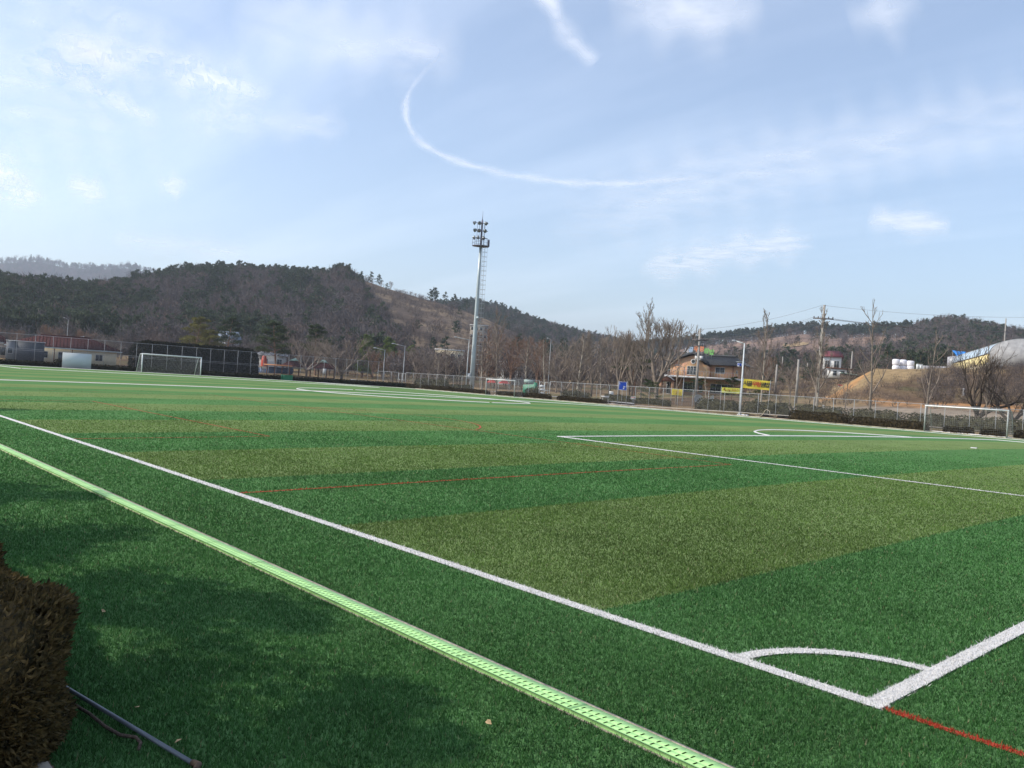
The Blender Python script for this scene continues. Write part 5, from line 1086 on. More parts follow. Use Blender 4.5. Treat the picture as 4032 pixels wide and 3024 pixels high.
def restaurant():
    dep = 140; s = dep/FPX; x, y, z0 = onground(2765, dep); z0 = CH+(horizon(2640)-1552)*s
    h = thing('brick_house', 'two-storey tan brick restaurant with dark tiled roof and rooftop letters', 'house', (x, y, z0), facing(2765, rad(-13)))
    X = lambda p: (p-2765)*s
    Z = lambda zz: zz
    zs = 3.0                                                   # upper floor level
    MB().box((X(2766), 5.0, zs/2-.2), (X(2905)-X(2640), 8.0, zs+.4)).obj('ground_floor_wall', BRICK, h)
    sl = MB().box((X(2748), 4.0, zs+.08), (X(2908)-X(2588), 11.4, .30)).obj('balcony_slab', SLAB, h)
    rl = MB()
    for i in range(30): rl.box((X(2590)+i*(X(2905)-X(2590))/29, -1.6, zs+.65), (.035, .035, .85))
    rl.box((X(2748), -1.6, zs+1.08), (X(2906)-X(2590), .05, .05)); rl.obj('balcony_rail', GALV, sl)
    # upper storey: gable front on the left, long wing on the right
    zt_ = zs+.23; gx0, gx1, gm = X(2628), X(2782), X(2716); eav = zt_+2.15; top = zt_+3.55
    prof = [(gx0, zt_), (gx1, zt_), (gx1, eav-.35), (gx1-.9, eav+.05), (gx1-1.8, eav+.75), (gm+.5, top-.1), (gm, top), (gm-.5, top-.1), (gx0+1.6, eav+.7), (gx0+.6, eav+.2), (gx0, eav)]
    MB().prism(prof, .6, 8.6).obj('upper_wall', BRICK, h)
    wx0, wx1 = gx1+.002, X(2901); weav = zt_+2.3
    MB().box(((wx0+wx1)/2, 5.1, (zt_+weav)/2), (wx1-wx0, 6.9, weav-zt_)).obj('wing_wall', BRICK, h)
    # roofs
    rf = MB(); o1 = [(gx0-.9, eav-.25), (gx0+.5, eav+.42), (gx0+1.6, eav+.95), (gm-.5, top+.12), (gm, top+.22), (gm+.5, top+.12), (gx1-1.8, eav+.98), (gx1-.6, eav+.30), (gx1-.2, eav+.05)]
    o2 = [(a, b+.26) for a, b in o1]; rf.prism(o1+o2[::-1], .1, 8.9); ro = rf.obj('gable_roof', TILE, h)
    mbt = MB()
    for j in range(22): mbt.tube([(a, .2+j*.4, b+.03) for a, b in o2], .07, 5)
    mbt.obj('tile_course', TILE, ro)
    r2 = roof_tiles(h, wx0-1.2, wx1+1.0, .75, weav-.05, 4.9, weav+1.45, 26, TILE, 'wing_roof', 0, 2.6); roof_tiles(h, wx0-1.2, wx1+1.0, 9.2, weav-.05, 4.9, weav+1.45, 20, TILE, 'wing_roof', 0, 2.6)
    mb = MB(); mb.add([(wx1+1.0, .75, weav-.05), (wx1+1.0, 9.2, weav-.05), (wx1-1.6, 4.9, weav+1.45)], [(0, 1, 2)]); mb.obj('hip_end', TILE, h)
    MB().tube([(wx0-.8, 4.9, weav+1.6), (wx1-1.6, 4.9, weav+1.6), (wx1-1.3, 4.6, weav+1.75)], .16, 6).obj('ridge', TILE, r2)
    # windows
    win(h, X(2696), X(2735), zt_+.25, zt_+1.75, .6, 2); win(h, X(2803), X(2840), zt_+.75, zt_+1.8, 1.65, 1); win(h, X(2884), X(2890), zt_+.9, zt_+1.4, 1.65, 0)
    rw = MB().lathe([(.32, -.05), (.42, -.05), (.42, .05), (.32, .05)], 18).obj('round_window', WHITEW, h); rw.location = (X(2719), .58, zt_+2.55); rw.rotation_euler = (rad(90), 0, 0); MB().lathe([(.001, 0), (.33, 0)], 18).obj('pane', GLASS, rw)
    for px in (2733, 2751): MB().box((X(px), .35, zt_+3.15), (.55, .5, .72)).obj('duct_box', mat('duct', (0.5, 0.5, 0.48), .6, .15, 2, .3), h)
    MB().tube([(X(2872), 1.58, 0), (X(2872), 1.58, weav-.1)], .05, 6).obj('drainpipe', BROWN, h)
    # entrance
    pc = MB(); 
    for px in (2607, 2655): pc.box((X(px), -1.5, 1.2), (.5, .5, 2.4))
    pc.obj('porch_column', BRICK, h)
    pp = [(X(2592), 2.35), (X(2604), 2.45), (X(2618), 2.9), (X(2632), 3.0), (X(2648), 2.75), (X(2664), 2.3), (X(2664), 2.1), (X(2592), 2.1)]
    po = MB().prism(pp, -1.95, -.2).obj('porch_gable', BROWN, h); MB().tube([(a, -2.0, b+.05) for a, b in pp[:6]], .09, 5).obj('porch_trim', SLAB, po)
    d = win(h, X(2615), X(2650), .05, 2.1, .98, 2, 'door'); win(h, X(2680), X(2760), .6, 2.2, .98, 3); win(h, X(2790), X(2880), .6, 2.2, .98, 3)
    for i, (ch, c, px, py) in enumerate((('시', (.55, .56, .58), 2673, 1396), ('골', (.42, .55, .70), 2692, 1388), ('우', (.75, .25, .10), 2714, 1381), ('렁', (.75, .25, .10), 2735, 1378), ('쌈', (.22, .55, .14), 2755, 1390), ('밥', (.22, .55, .14), 2776, 1399))):
        zz = top+.55+(.35, .5, .62, .72, .42, .2)[i]; b = letters(ch, 1.0, mat('sign_letter', c, .5, .1, 2, .3), h, (X(px), 3.0, zz), 'roof_letter')
        MB().box((0, -.62, -.06), (.05, .35, .05)).obj('letter_leg', GALV, b); MB().tube([(0, -1.2, -.15), (0, -.35, -.06)], .03, 5).obj('letter_leg', GALV, b)
restaurant()
def banner(label, px0, px1, dep, pyt, pyb, m, lines, posts=True):
    s = dep/FPX; pm = (px0+px1)/2; x, y = colxy(pm, dep); W = (px1-px0)*s; zt_ = CH+(horizon(pm)-pyt)*s; zb = CH+(horizon(pm)-pyb)*s; z0 = float(Hgt(pm, dep))
    b = thing('banner', label, 'banner', (x, y, zb), facing(pm)); H = zt_-zb
    n = 17; u = np.linspace(-W/2, W/2, n); mb = MB(); wv = lambda a: .03*math.sin(a*4.1)
    for dy in (0, .012): mb.grid(*[np.array(q) for q in zip(*[([a, a], [wv(a)+dy]*2, [.0+.02*math.sin(a*3), H]) for a in u])]) if False else mb.add([(a, wv(a)+dy, zz) for a in u for zz in (0, H)], [(2*i, 2*i+2, 2*i+3, 2*i+1) for i in range(n-1)])
    mb.obj('cloth', m, b)
    if posts:
        for sx in (-1, 1): MB().tube([(sx*(W/2+.05), .02, z0-zb), (sx*(W/2+.05), .02, H+.08)], .03, 6).obj('post', GALV, b)
    for body, size, ink, xx, zz in lines: letters(body, size*H, ink, b, (xx*W, -.045, zz*H))
    return b
banner('large yellow banner with dark and red Korean letters hung right of the white lamp', 2926, 3026, 95, 1496, 1532, YEL, [(c_, .60, i_, x_, .5) for c_, i_, x_ in zip('시골우렁쌈밥', (INKD, INKD, INKR, INKR, INKD, INKD), (-.41, -.25, -.08, .08, .25, .41))]).rotation_euler[1] = rad(2)
banner('small yellow-green banner with faint lettering left of the white lamp', 2842, 2911, 99, 1527, 1548, mat('lime_yellow_cloth', (0.55, 0.55, 0.10), .7, .08, 1, .2), [])
banner('small square yellow sign beside the leaning tree before the house', 2646, 2687, 110, 1531, 1556, YEL, [])
_bk = [o_ for o_ in bpy.data.objects if o_.name.startswith('banner') and not o_.parent]
def strokes(b, marks, ink, d=-.05):
    for (x, z, w, h_) in marks: MB().box((x, d, z), (w, .012, h_)).obj('printed_mark', ink, b)
b1 = [o_ for o_ in _bk if 'yellow-green' in o_['label']][0]; b2 = [o_ for o_ in _bk if 'square yellow' in o_['label']][0]
strokes(b1, [(-.75, .42, .12, .22), (-.56, .30, .10, .20), (-.30, .34, .06, .30), (-.12, .28, .12, .22), (-.72, .56, .2, .05)]+[(.22+.17*i, .50, .13, .07) for i in range(3)]+[(.78, .49, .10, .09), (.90, .42, .06, .06)]+[(.20+.19*i, .33, .15, .08) for i in range(3)]+[(.82, .30, .06, .10)], INKB)
strokes(b2, [(-.42, .50, .07, .12), (-.42, .25, .08, .10), (-.1, .42, .10, .14), (.05, .42, .08, .10), (.22, .45, .10, .12), (-.1, .2, .16, .10), (.42, .4, .10, .10), (.42, .18, .14, .10)], INKB)
bs = banner('blue road sign with white marks behind the zelkova trunk', 2436, 2467, 104, 1503, 1536, BLUE, [], True)
strokes(bs, [(.12, .43, .05, .18), (.27, .45, .16, .05), (.27, .38, .14, .04), (-.36, .75, .05, .14)]+[(0, 1.01, .88, .03), (0, .02, .88, .03), (-.455, .52, .03, .95), (.455, .52, .03, .95)], WHITEW)
dm = MB().box((.14, -.055, .22), (.14, .012, .14), ry=rad(45)).obj('printed_mark', WHITEW, bs)
def simple(name, label, cat, px, dep, z0=None, off=0.0):
    x, y, z = onground(px, dep); return thing(name, label, cat, (x, y, z if z0 is None else z0), facing(px, off)), dep/FPX
# satellite dishes
DISH = mat('dish_grey', (0.33, 0.35, 0.37), .5, .1, 2, .4)
for px, m_, lab, ti in ((2752, DISH, 'large round grey satellite dish before the brick house', 0), (2800, mat('dish_white', (0.7, 0.72, 0.72), .5, .06, 2, .4), 'white satellite dish turned edge-on right of the grey one', 62)):
    o, s = simple('satellite_dish', lab, 'dish', px, 106, .4); 
    b = MB().lathe([(.001, 0), (.2, .015), (.38, .06), (.55, .14), (.57, .14), (.39, .045), (.2, 0), (.001, -.02)], 20).obj('reflector', m_, o, True); b.location = (0, 0, 1.05); b.rotation_euler = (rad(105), 0, rad(ti))
    MB().tube([(0, .1, 0), (0, .1, 1.05)], .05, 8).obj('mast', GALV, o, True); MB().tube([(0, .05, 1.0), (math.sin(rad(ti))*.5, -.5*math.cos(rad(ti)), .95)], .02, 5).obj('feed_arm', GALV, o)
# far left building with red-brown hip roof
def left_building():
    o, s = simple('building', 'low white building with red-brown hipped roof at the far left', 'building', 250, 150, 0); W = 17.0
    MB().box((0, 4.5, 1.35), (W, 8, 2.7)).obj('wall', CREAM, o); MB().box((0, 4.5, 2.82), (W+1.7, 9.6, .34)).obj('fascia', mat('blue_white_fascia', (0.52, 0.60, 0.64), .6, .08, 1, .3), o)
    roof_tiles(o, -W/2-.9, W/2+.9, -.35, 3.0, 4.5, 5.0, 34, REDT, 'roof', 5.4, 5.4, .05); roof_tiles(o, -W/2-.9, W/2+.9, 9.35, 3.0, 4.5, 5.0, 10, REDT, 'roof', 5.4, 5.4, .05)
    mb = MB()
    for sx in (-1, 1): mb.add([(sx*(W/2+.9), -.35, 3.0), (sx*(W/2+.9), 9.35, 3.0), (sx*(W/2+.9-5.4), 4.5, 5.0)], [(0, 1, 2)])
    mb.obj('hip_end', REDT, o); MB().tube([(-W/2+4.5, 4.5, 5.05), (W/2-4.5, 4.5, 5.05)], .12, 6).obj('ridge', REDT, o)
    for a in (-5.8, -3.2, 3.4, 5.6): win(o, a-.6, a+.6, .9, 2.1, .5, 1)
    win(o, -1.0, .6, .05, 2.15, .5, 1, 'door'); 
    for a in (-1.6, 1.2): MB().tube([(a, -.2, 0), (a, -.2, 2.65)], .08, 8).obj('column', BROWN, o)
left_building()
o, s = simple('cabin', 'grey-blue container cabin left of the red-roofed building', 'cabin', 96, 140, 0)
MB().box((.6, 1.2, 1.75), (4.3, 2.4, 3.3)).obj('body', mat('slate_panel', (0.060, 0.068, 0.080), .6, .12, 1, .3, stretch=(8, 8, .3)), o); MB().box((-2.2, 1.15, 1.75), (1.25, 2.3, 3.34)).obj('end_panel', mat('grey_panel', (0.18, 0.19, 0.20), .6, .1, 1, .3), o); MB().box((0, 1.2, 3.47), (5.8, 2.6, .10)).obj('roof', STEELW, o); win(o, -2.6, -1.8, 1.3, 2.2, -.002, 0)
o, s = simple('building', 'white end wall of a building cut by the left picture edge', 'building', -60, 152, 0)
MB().box((0, 3, 1.5), (7.5, 6, 3.0)).obj('wall', mat('pink_wall', (0.58, 0.50, 0.44), .8, .1, .6, .2), o); MB().box((0, 3, 3.1), (8.2, 6.8, .34)).obj('fascia', STEELW, o); roof_tiles(o, -4.1, 4.1, -.4, 3.27, 3, 4.6, 16, REDT, 'roof', 2, 2, .05); win(o, 1.6, 3.1, .8, 2.3, -.002, 1)
# pavilions
def pavilion(px, dep, W, label, capc):
    o, s = simple('pavilion', label, 'pavilion', px, dep, 0); D = 4.0
    for sx in (-1, -.33, .33, 1):
        for yy in (.2, D-.2): MB().box((sx*(W/2-.4), yy, 1.15), (.22, .22, 2.3)).obj('column', BROWN, o)
    rf = MB(); b = [(-W/2-.5, -.6, 2.3), (W/2+.5, -.6, 2.3), (W/2+.5, D+.6, 2.3), (-W/2-.5, D+.6, 2.3)]; t = [(-1.1, D/2-.6, 3.45), (1.1, D/2-.6, 3.45), (1.1, D/2+.6, 3.45), (-1.1, D/2+.6, 3.45)]
    rf.add(b+t+[(a, c, d-.12) for a, c, d in b], [(0, 1, 5, 4), (1, 2, 6, 5), (2, 3, 7, 6), (3, 0, 4, 7), (4, 5, 6, 7), (0, 8, 9, 1), (1, 9, 10, 2), (2, 10, 11, 3), (3, 11, 8, 0), (11, 10, 9, 8)]); ro = rf.obj('roof', REDT, o)
    cp = MB(); b = [(-1.35, D/2-.8, 3.5), (1.35, D/2-.8, 3.5), (1.35, D/2+.8, 3.5), (-1.35, D/2+.8, 3.5), (0, D/2, 4.1)]; cp.add(b, [(0, 1, 4), (1, 2, 4), (2, 3, 4), (3, 0, 4), (3, 2, 1, 0)]); cp.obj('roof_cap', capc, ro)
    MB().box((0, D-.5, .45), (W-1, .5, .10)).obj('bench', BROWN, o)
CAPG = mat('copper_green', (0.32, 0.46, 0.38), .7, .15, 1, .3)
pavilion(1160, 168, 5.4, 'brown-roofed pavilion with pale green cap behind the green cage', CAPG); pavilion(1268, 168, 5.6, 'brown-roofed pavilion with pale green cap left of the round-crowned tree', CAPG)
o, s = simple('shelter', 'open shelter with bright orange roof edge beside the pavilions', 'shelter', 1092, 163, 0)
for a in (-2, -.6, .8, 2.2): MB().box((a, 0, 1.1), (.18, .18, 2.2)).obj('column', BROWN, o)
MB().box((0, 1.0, 2.32), (5.4, 2.8, .26)).obj('roof', mat('orange_fascia', (0.60, 0.25, 0.10), .6, .1, 1, .3), o); MB().box((.6, 1.9, 1.35), (4.6, .08, 1.2)).obj('screen', mat('dark_blue_panel', (0.04, 0.07, 0.14), .6, .2, 1, .3), o)
o, s = simple('notice_board', 'white notice board under the second pavilion', 'sign', 1276, 160, 0); MB().box((0, 0, 1.75), (.65, .05, 1.0)).obj('panel', WHITEW, o)
for a in (-.25, .25): MB().box((a, .05, .9), (.06, .05, 1.8)).obj('leg', GALV, o)
o, s = simple('playground_tower', 'red and pale blue playground tower right of the evergreen screen', 'playground', 1036, 172, 0)
MB().lathe([(.62, 2.0), (.58, 3.0), (.40, 4.0), (.001, 4.25)], 10).obj('red_tower', mat('red_plastic', (0.48, 0.07, 0.03), .5, .15, 2, .3), o); MB().box((0, 0, 1.95), (2.0, 1.6, .12)).obj('deck', mat('orange_plastic', (0.6, 0.28, 0.06), .5, .1, 2, .3), o)
mb = MB(); r = np.random.default_rng(8)
for i in range(7): mb.box((-.9+i*.42, r.uniform(-.5, .5), .85), (.34, .3, 1.0+.6*r.random()))
mb.obj('climbing_wall', mat('pale_blue_plastic', (0.22, 0.32, 0.48), .5, .35, 2, .3), o)
for a in (-.85, .85): MB().box((a, 0, 1.0), (.12, .12, 1.95)).obj('post', GALV, o)
def tiledhouse(name, label, px, dep, W, Hw, wall, roofm, z0=None, D=6, rh=1.5, wins=2, off=0.0):
    o, s = simple(name, label, 'house', px, dep, z0, off); MB().box((0, D/2, Hw/2-.5), (W, D, Hw+1)).obj('wall', wall, o)
    roof_tiles(o, -W/2-.5, W/2+.5, -.5, Hw-.02, D/2, Hw+rh, int(W*1.6), roofm, 'roof', .8, .8); roof_tiles(o, -W/2-.5, W/2+.5, D+.5, Hw-.02, D/2, Hw+rh, 6, roofm, 'roof', .8, .8)
    for i in range(wins): a = -W/2+W*(i+.5)/wins; win(o, a-.6, a+.6, Hw*.35, Hw*.75, -.002, 1)
    return o
tiledhouse('house', 'blue-grey tiled roof of a small house above the evergreen screen', 893, 215, 5.2, 6.2, mat('pale_wall', (0.38, 0.38, 0.38), .8, .1, 1, .2), mat('blue_grey_tile', (0.18, 0.22, 0.27), .7, .2, 1, .3), rh=2.0)
tiledhouse('house', 'grey-roofed low building behind the layered pine', 1068, 200, 6.5, 3.6, SLAB, mat('light_grey_roof', (0.36, 0.38, 0.42), .6, .1, 1, .3), rh=.8)
def block(label, px, dep, W, H, D, m, rows, cols, z0=None, name='building'):
    o, s = simple(name, label, 'building', px, dep, z0); MB().box((0, D/2, H/2-1), (W, D, H+2)).obj('wall', m, o); MB().box((0, D/2, H+.12), (W+.5, D+.5, .30)).obj('parapet', SLAB, o)
    for i in range(rows):
        for j in range(cols):
            a = -W/2+W*(j+.5)/cols; b = H*(i+.35)/rows; win(o, a-W*.28/cols, a+W*.28/cols, b, b+H*.42/rows, -.002, 1)
    return o
block('cream two-storey building with turret behind bare trees left of the mast', 1762, 215, 7.2, 7.6, 6, CREAM, 2, 4); block('distant pale apartment block rising behind the mast', 1872, 330, 7.0, 17.5, 10, mat('apartment_wall', (0.27, 0.24, 0.20), .8, .1, .3, .2), 6, 4)
block('long low grey building behind the thicket right of the mast', 2030, 200, 10, 5.2, 8, SLAB, 1, 6)
o, s = simple('shed', 'green tarpaulin shed left of the white notice board', 'shed', 2088, 128, 0); MB().prism([(-1.1, 0), (1.1, 0), (1.1, 2.1), (.55, 2.25), (.5, 1.9), (-1.1, 1.75)], 0, 3.0).obj('tarpaulin', mat('green_tarp', (0.03, 0.17, 0.10), .5, .25, 1.2, .3), o); MB().box((-.3, 1.5, 2.3), (1.4, 2.8, .5)).obj('roof', mat('pale_green_roof', (0.40, 0.52, 0.46), .6, .1, 1, .3), o)
o, s = simple('notice_board', 'white stacked notice board left of the narrow gate', 'sign', 2133, 124, 0)
for zz, w in ((1.65, .8), (1.15, .9), (.65, .7)): MB().box((0, 0, zz), (w, .06, .36)).obj('panel', WHITEW, o)
MB().box((0, .06, 1.0), (.10, .06, 2.0)).obj('post', GALV, o)
o, s = simple('planter', 'small white boat-shaped planter left of the blue sign', 'planter', 2385, 112, 0); MB().prism([(-.6, .95), (.6, .95), (.42, .72), (-.38, .72)], -.3, .3).obj('trough', WHITEW, o)
for a in (-.3, .3): MB().box((a, 0, .36), (.08, .4, .72)).obj('leg', GALV, o)
o, s = simple('notice_board', 'white striped board behind the trees left of the blue sign', 'sign', 2408, 116, 0); MB().box((0, 0, 1.1), (.62, .05, 1.0)).obj('panel', WHITEW, o); MB().box((0, .06, .6), (.08, .05, 1.2)).obj('post', GALV, o)
for i in range(5): MB().box((0, -.04, .72+i*.18), (.56, .02, .04)).obj('slat', GALV, o)
o, s = simple('road_sign', 'small white sign with red letters right of the blue sign', 'sign', 2496, 104, 0); MB().box((0, 0, .98), (.62, .04, .34)).obj('panel', WHITEW, o); MB().box((0, -.03, 1.06), (.5, .01, .07)).obj('red_stripe', INKR, o); MB().box((0, .05, .5), (.07, .05, 1.0)).obj('post', GALV, o)
RED2 = mat('red_cloth', (0.42, 0.05, 0.04), .6, .2, 2, .3)
for px, w, lab in ((1936, .9, 'small red canopy among the trees right of the mast, left one'), (1985, 1.1, 'small red canopy among the trees right of the mast, right one')):
    o, s = simple('canopy', lab, 'canopy', px, 150, 0); mb = MB(); mb.add([(-w, -w, 1.7), (w, -w, 1.7), (w, w, 1.7), (-w, w, 1.7), (0, 0, 2.5)], [(0, 1, 4), (1, 2, 4), (2, 3, 4), (3, 0, 4)]); mb.obj('cover', RED2, o)
    for a in (-1, 1):
        for b in (-1, 1): MB().box((a*w*.9, b*w*.9, .85), (.06, .06, 1.7)).obj('leg', GALV, o)
# right: farmhouse, sheds, bales, container, greenhouse
fh = tiledhouse('house', 'white farmhouse with dark red roof beside the utility pole', 3268, 205, 4.2, 4.3, WHITEW, mat('dark_red_roof', (0.13, 0.035, 0.04), .7, .2, 1, .3), z0=CH+(horizon(3268)-1472)*205/FPX, rh=1.5)
o, s = simple('shed', 'white open-fronted shed below the farmhouse', 'shed', 3290, 185, CH+(horizon(3290)-1486)*185/FPX)
MB().box((0, 1.5, .9), (4.0, 3, 2.0)).obj('wall', WHITEW, o); MB().box((.4, 1.4, 2.0), (5.6, 3.6, .18), ry=.04).obj('roof', BROWN, o); win(o, -.9, 0, .3, 1.5, -.002, 0, 'opening'); win(o, .6, 1.6, .3, 1.5, -.002, 0, 'opening')
o, s = simple('shed', 'long low shed with pale green roof sheets below the farmhouse', 'shed', 3342, 178, CH+(horizon(3342)-1492)*178/FPX); MB().box((0, 1.2, .5), (3.8, 2.2, 1.2)).obj('wall', BARKD, o)
for i in range(4): MB().box((-1.5+i*1.0, 1.1, 1.20-.09*i), (.97, 2.6, .05), ry=.09).obj('roof_sheet', CAPG, o)
o, s = simple('shed', 'small shed with red roof at the foot of the orange slope', 'shed', 3315, 160, CH+(horizon(3315)-1535)*160/FPX); MB().box((0, .8, .35), (1.4, 1.4, .9)).obj('wall', SLAB, o); MB().box((0, .8, .86), (1.7, 1.8, .10), ry=.05).obj('roof', RED2, o)
o, s = simple('shed', 'small white box hut beside the pole foot right of the banner', 'shed', 3246, 106, .9); MB().box((0, 0, .35), (.22, .25, .75)).obj('body', WHITEW, o); MB().box((0, 0, .75), (.28, .3, .05)).obj('lid', GALV, o)
BALE = mat('bale_wrap', (0.72, 0.71, 0.74), .35, .06, 2, .5, bump=.25, bscale=5, stretch=(1, 1, 6))
bd = 160; s = bd/FPX; zb = float(Hgt(3548, bd)); bp = [(0.001, 0), (.55, .01), (.66, .10), (.70, .35), (.70, .78), (.65, 1.02), (.52, 1.12), (.001, 1.14)]
bme = MB().lathe(bp, 18).mesh('silage_bale', BALE, True)
zt_top = zb
for i, (px, lab) in enumerate(((3520, 'left'), (3548, 'middle'), (3577, 'right'))):
    x, y, z = onground(px, bd+(.6 if i == 1 else 0)); z = max(zb, z)
    for k, lv in enumerate(('lower', 'upper')):
        o = link('silage_bale', bme); o.location = (x+.04*k, y, z-.12+k*(1.05 if i < 2 else .8)); o.rotation_euler = (0, 0, i*1.3+k); o.scale = (.98, .98, 1.05 if k else .93); tag(o, '%s white wrapped silage bale of the %s stack on the earth bank' % (lv, lab), 'bale', 'white silage bales')
o, s = simple('container', 'small pale blue-grey container right of the white bales', 'container', 3612, 163); b = MB().box((0, 1.0, .62), (1.15, 2.2, 1.3)).obj('body', mat('pale_blue_steel', (0.40, 0.47, 0.50), .5, .1, 3, .4), o); MB().box((0, 1.0, 1.3), (1.2, 2.25, .06)).obj('roof', STEELW, o)
for a in (-.3, .3): MB().box((a, -.12, .62), (.5, .03, 1.1)).obj('door', STEELW, o)
o, s = simple('fence_screen', 'grey sheet-metal screen right of the small container', 'fence', 3672, 168)
for i in range(7): MB().box((-1.9+i*.62, 0, .55), (.6, .05, 1.1)).obj('sheet', mat('grey_sheet', (0.34, 0.34, 0.36), .6, .15, 2, .3) if i == 0 else bpy.data.materials['grey_sheet'], o)
def greenhouse():
    D0, D1 = 148.0, 188.0; zf = CH+(horizon(4030)-1432)*D0/FPX
    A = np.array(list(colxy(4035, D0))); B = np.array(list(colxy(3852, D1))); ax = B-A; Ln = np.linalg.norm(ax); ax /= Ln
    o = thing('greenhouse', 'arched pale blue greenhouse with yellow side wall on the right bank', 'greenhouse', (A[0], A[1], zf), math.atan2(ax[1], ax[0])-math.pi/2)   # local y along its length
    HW, hw, rise = 6.0, 1.5, 2.9; an = np.linspace(0, math.pi, 25); arc = [(HW*math.cos(a), hw+rise*math.sin(a)**.9) for a in an]
    FILM = mat('blue_film', (0.42, 0.52, 0.60), .3, .08, .4, .5, bump=.1, bscale=1.5); GREYN = mat('grey_net', (0.30, 0.30, 0.30), .8, .25, 1.2, .2)
    mb = MB(); V = [(x, yy, z) for yy in np.linspace(0, Ln, 14) for x, z in arc]; mb.add(V, [(j*25+i, j*25+i+1, (j+1)*25+i+1, (j+1)*25+i) for j in range(13) for i in range(24)]); rf = mb.obj('roof_film', FILM, o, True)
    for yy in np.linspace(.02, Ln-.02, 14): MB().tube([(x*1.006, yy, z+.02) for x, z in arc], .04, 5, False).obj('hoop', GALV, rf)
    for sx in (-1, 1): MB().box((sx*HW, Ln/2, hw/2-.3), (.08, Ln-.1, hw+.6)).obj('side_curtain', mat('yellow_curtain', (0.62, 0.52, 0.26), .7, .12, .6, .2), o); MB().box((sx*(HW+.06), Ln/2, hw+.02), (.10, Ln, .12)).obj('gutter', BARKD, o)
    for yy in (0.0, Ln): MB().prism([(-HW+.05, -.6), (HW-.05, -.6)]+[(x*.99, z-.01) for x, z in arc], yy-.02, yy+.02).obj('end_wall', GREYN, o)
    MB().box((0, .2, -.35), (2*HW+1, .3, .6)).obj('footing', SLAB, o); MB().box((-HW-.4, Ln/2, -.75), (.3, Ln, .5)).obj('footing', CREAM, o)
    for yy in (4, 8): MB().lathe([(.001, .55), (.22, .5), (.25, 0)], 8, (0.6, yy, hw+rise-.05)).obj('vent', STEELW, o)
    dr = MB().box((.8, -.06, .9), (2.2, .05, 2.1)).obj('door', mat('door_net', (0.36, 0.36, 0.35), .7, .15, 2, .2), o); MB().box((.8, -.1, .9), (.05, .04, 2.1)).obj('handle_bar', GALV, dr)
greenhouse()
o, s = simple('canopy', 'bright blue tarpaulin roof left of the arched greenhouse', 'canopy', 3762, 200, CH+(horizon(3762)-1425)*200/FPX); mb = MB(); mb.add([(-1.4, -.5, 2.7), (1.6, -.5, 2.45), (1.2, 2, 2.0), (-.2, 2.2, .9), (-1.4, -.5, 2.64), (1.6, -.5, 2.39), (1.2, 2, 1.94), (-.2, 2.2, .84), (.2, -.6, .9), (.2, -.6, .84)], [(0, 8, 1), (0, 1, 2, 3), (7, 6, 5, 4)]); mb.obj('tarpaulin', mat('blue_tarp', (0.04, 0.22, 0.62), .5, .1, 1, .3), o)
for a in (-1.2, 1.4): MB().tube([(a, -.3, -.5), (a, -.3, 2.4)], .05, 6).obj('post', GALV, o)
o, s = simple('shed', 'grey framed lean-to at the left end of the greenhouse', 'shed', 3738, 186, CH+(horizon(3738)-1445)*186/FPX); MB().prism([(-.9, -.5), (.9, -.5), (.9, 2.6), (-.9, 2.2)], 0, 2.5).obj('body', bpy.data.materials['grey_sheet'], o); MB().box((0, -.03, .9), (.8, .04, 1.9)).obj('door', STEELW, o)
o, s = simple('stone_marker', 'small pale stone marker on the bank behind the right goal', 'marker', 3792, 112); MB().lathe([(.16, -.2), (.16, .55), (.10, .75), (.14, .9), (.11, 1.05), (.001, 1.1)], 9).obj('stone', SLAB, o, True); MB().box((0, 0, -.1), (.5, .5, .25)).obj('plinth', SLAB, o)

# ------------------------------------------------------------------ high thin clouds: flat layers of ice far up
def cloud_mat():
    m = bpy.data.materials.new('thin_cloud'); m.use_nodes = True; nt = m.node_tree; N = nt.nodes; L = nt.links; N.remove(N['Principled BSDF'])
    a = N.new('ShaderNodeAttribute'); a.attribute_name = 'dens'; tc = N.new('ShaderNodeTexCoord'); n = N.new('ShaderNodeTexNoise'); n.inputs['Scale'].default_value = .0011; n.inputs['Detail'].default_value = 5; n.inputs['Roughness'].default_value = .5; L.new(tc.outputs['Object'], n.inputs['Vector'])
    mr = N.new('ShaderNodeMapRange'); mr.inputs['From Min'].default_value = .18; mr.inputs['From Max'].default_value = .72; L.new(n.outputs['Fac'], mr.inputs['Value']); mu = N.new('ShaderNodeMath'); mu.operation = 'MULTIPLY'; L.new(a.outputs['Fac'], mu.inputs[0]); L.new(mr.outputs[0], mu.inputs[1])
    d = N.new('ShaderNodeBsdfDiffuse'); d.inputs['Color'].default_value = (.9, .9, .9, 1); t = N.new('ShaderNodeBsdfTranslucent'); t.inputs['Color'].default_value = (.95, .95, .95, 1); tr = N.new('ShaderNodeBsdfTransparent'); m1 = N.new('ShaderNodeMixShader'); m1.inputs[0].default_value = .75; L.new(d.outputs[0], m1.inputs[1]); L.new(t.outputs[0], m1.inputs[2])
    m2 = N.new('ShaderNodeMixShader'); L.new(mu.outputs[0], m2.inputs[0]); L.new(tr.outputs[0], m2.inputs[1]); L.new(m1.outputs[0], m2.inputs[2]); L.new(m2.outputs[0], N['Material Output'].inputs['Surface']); return m
CLM = cloud_mat()
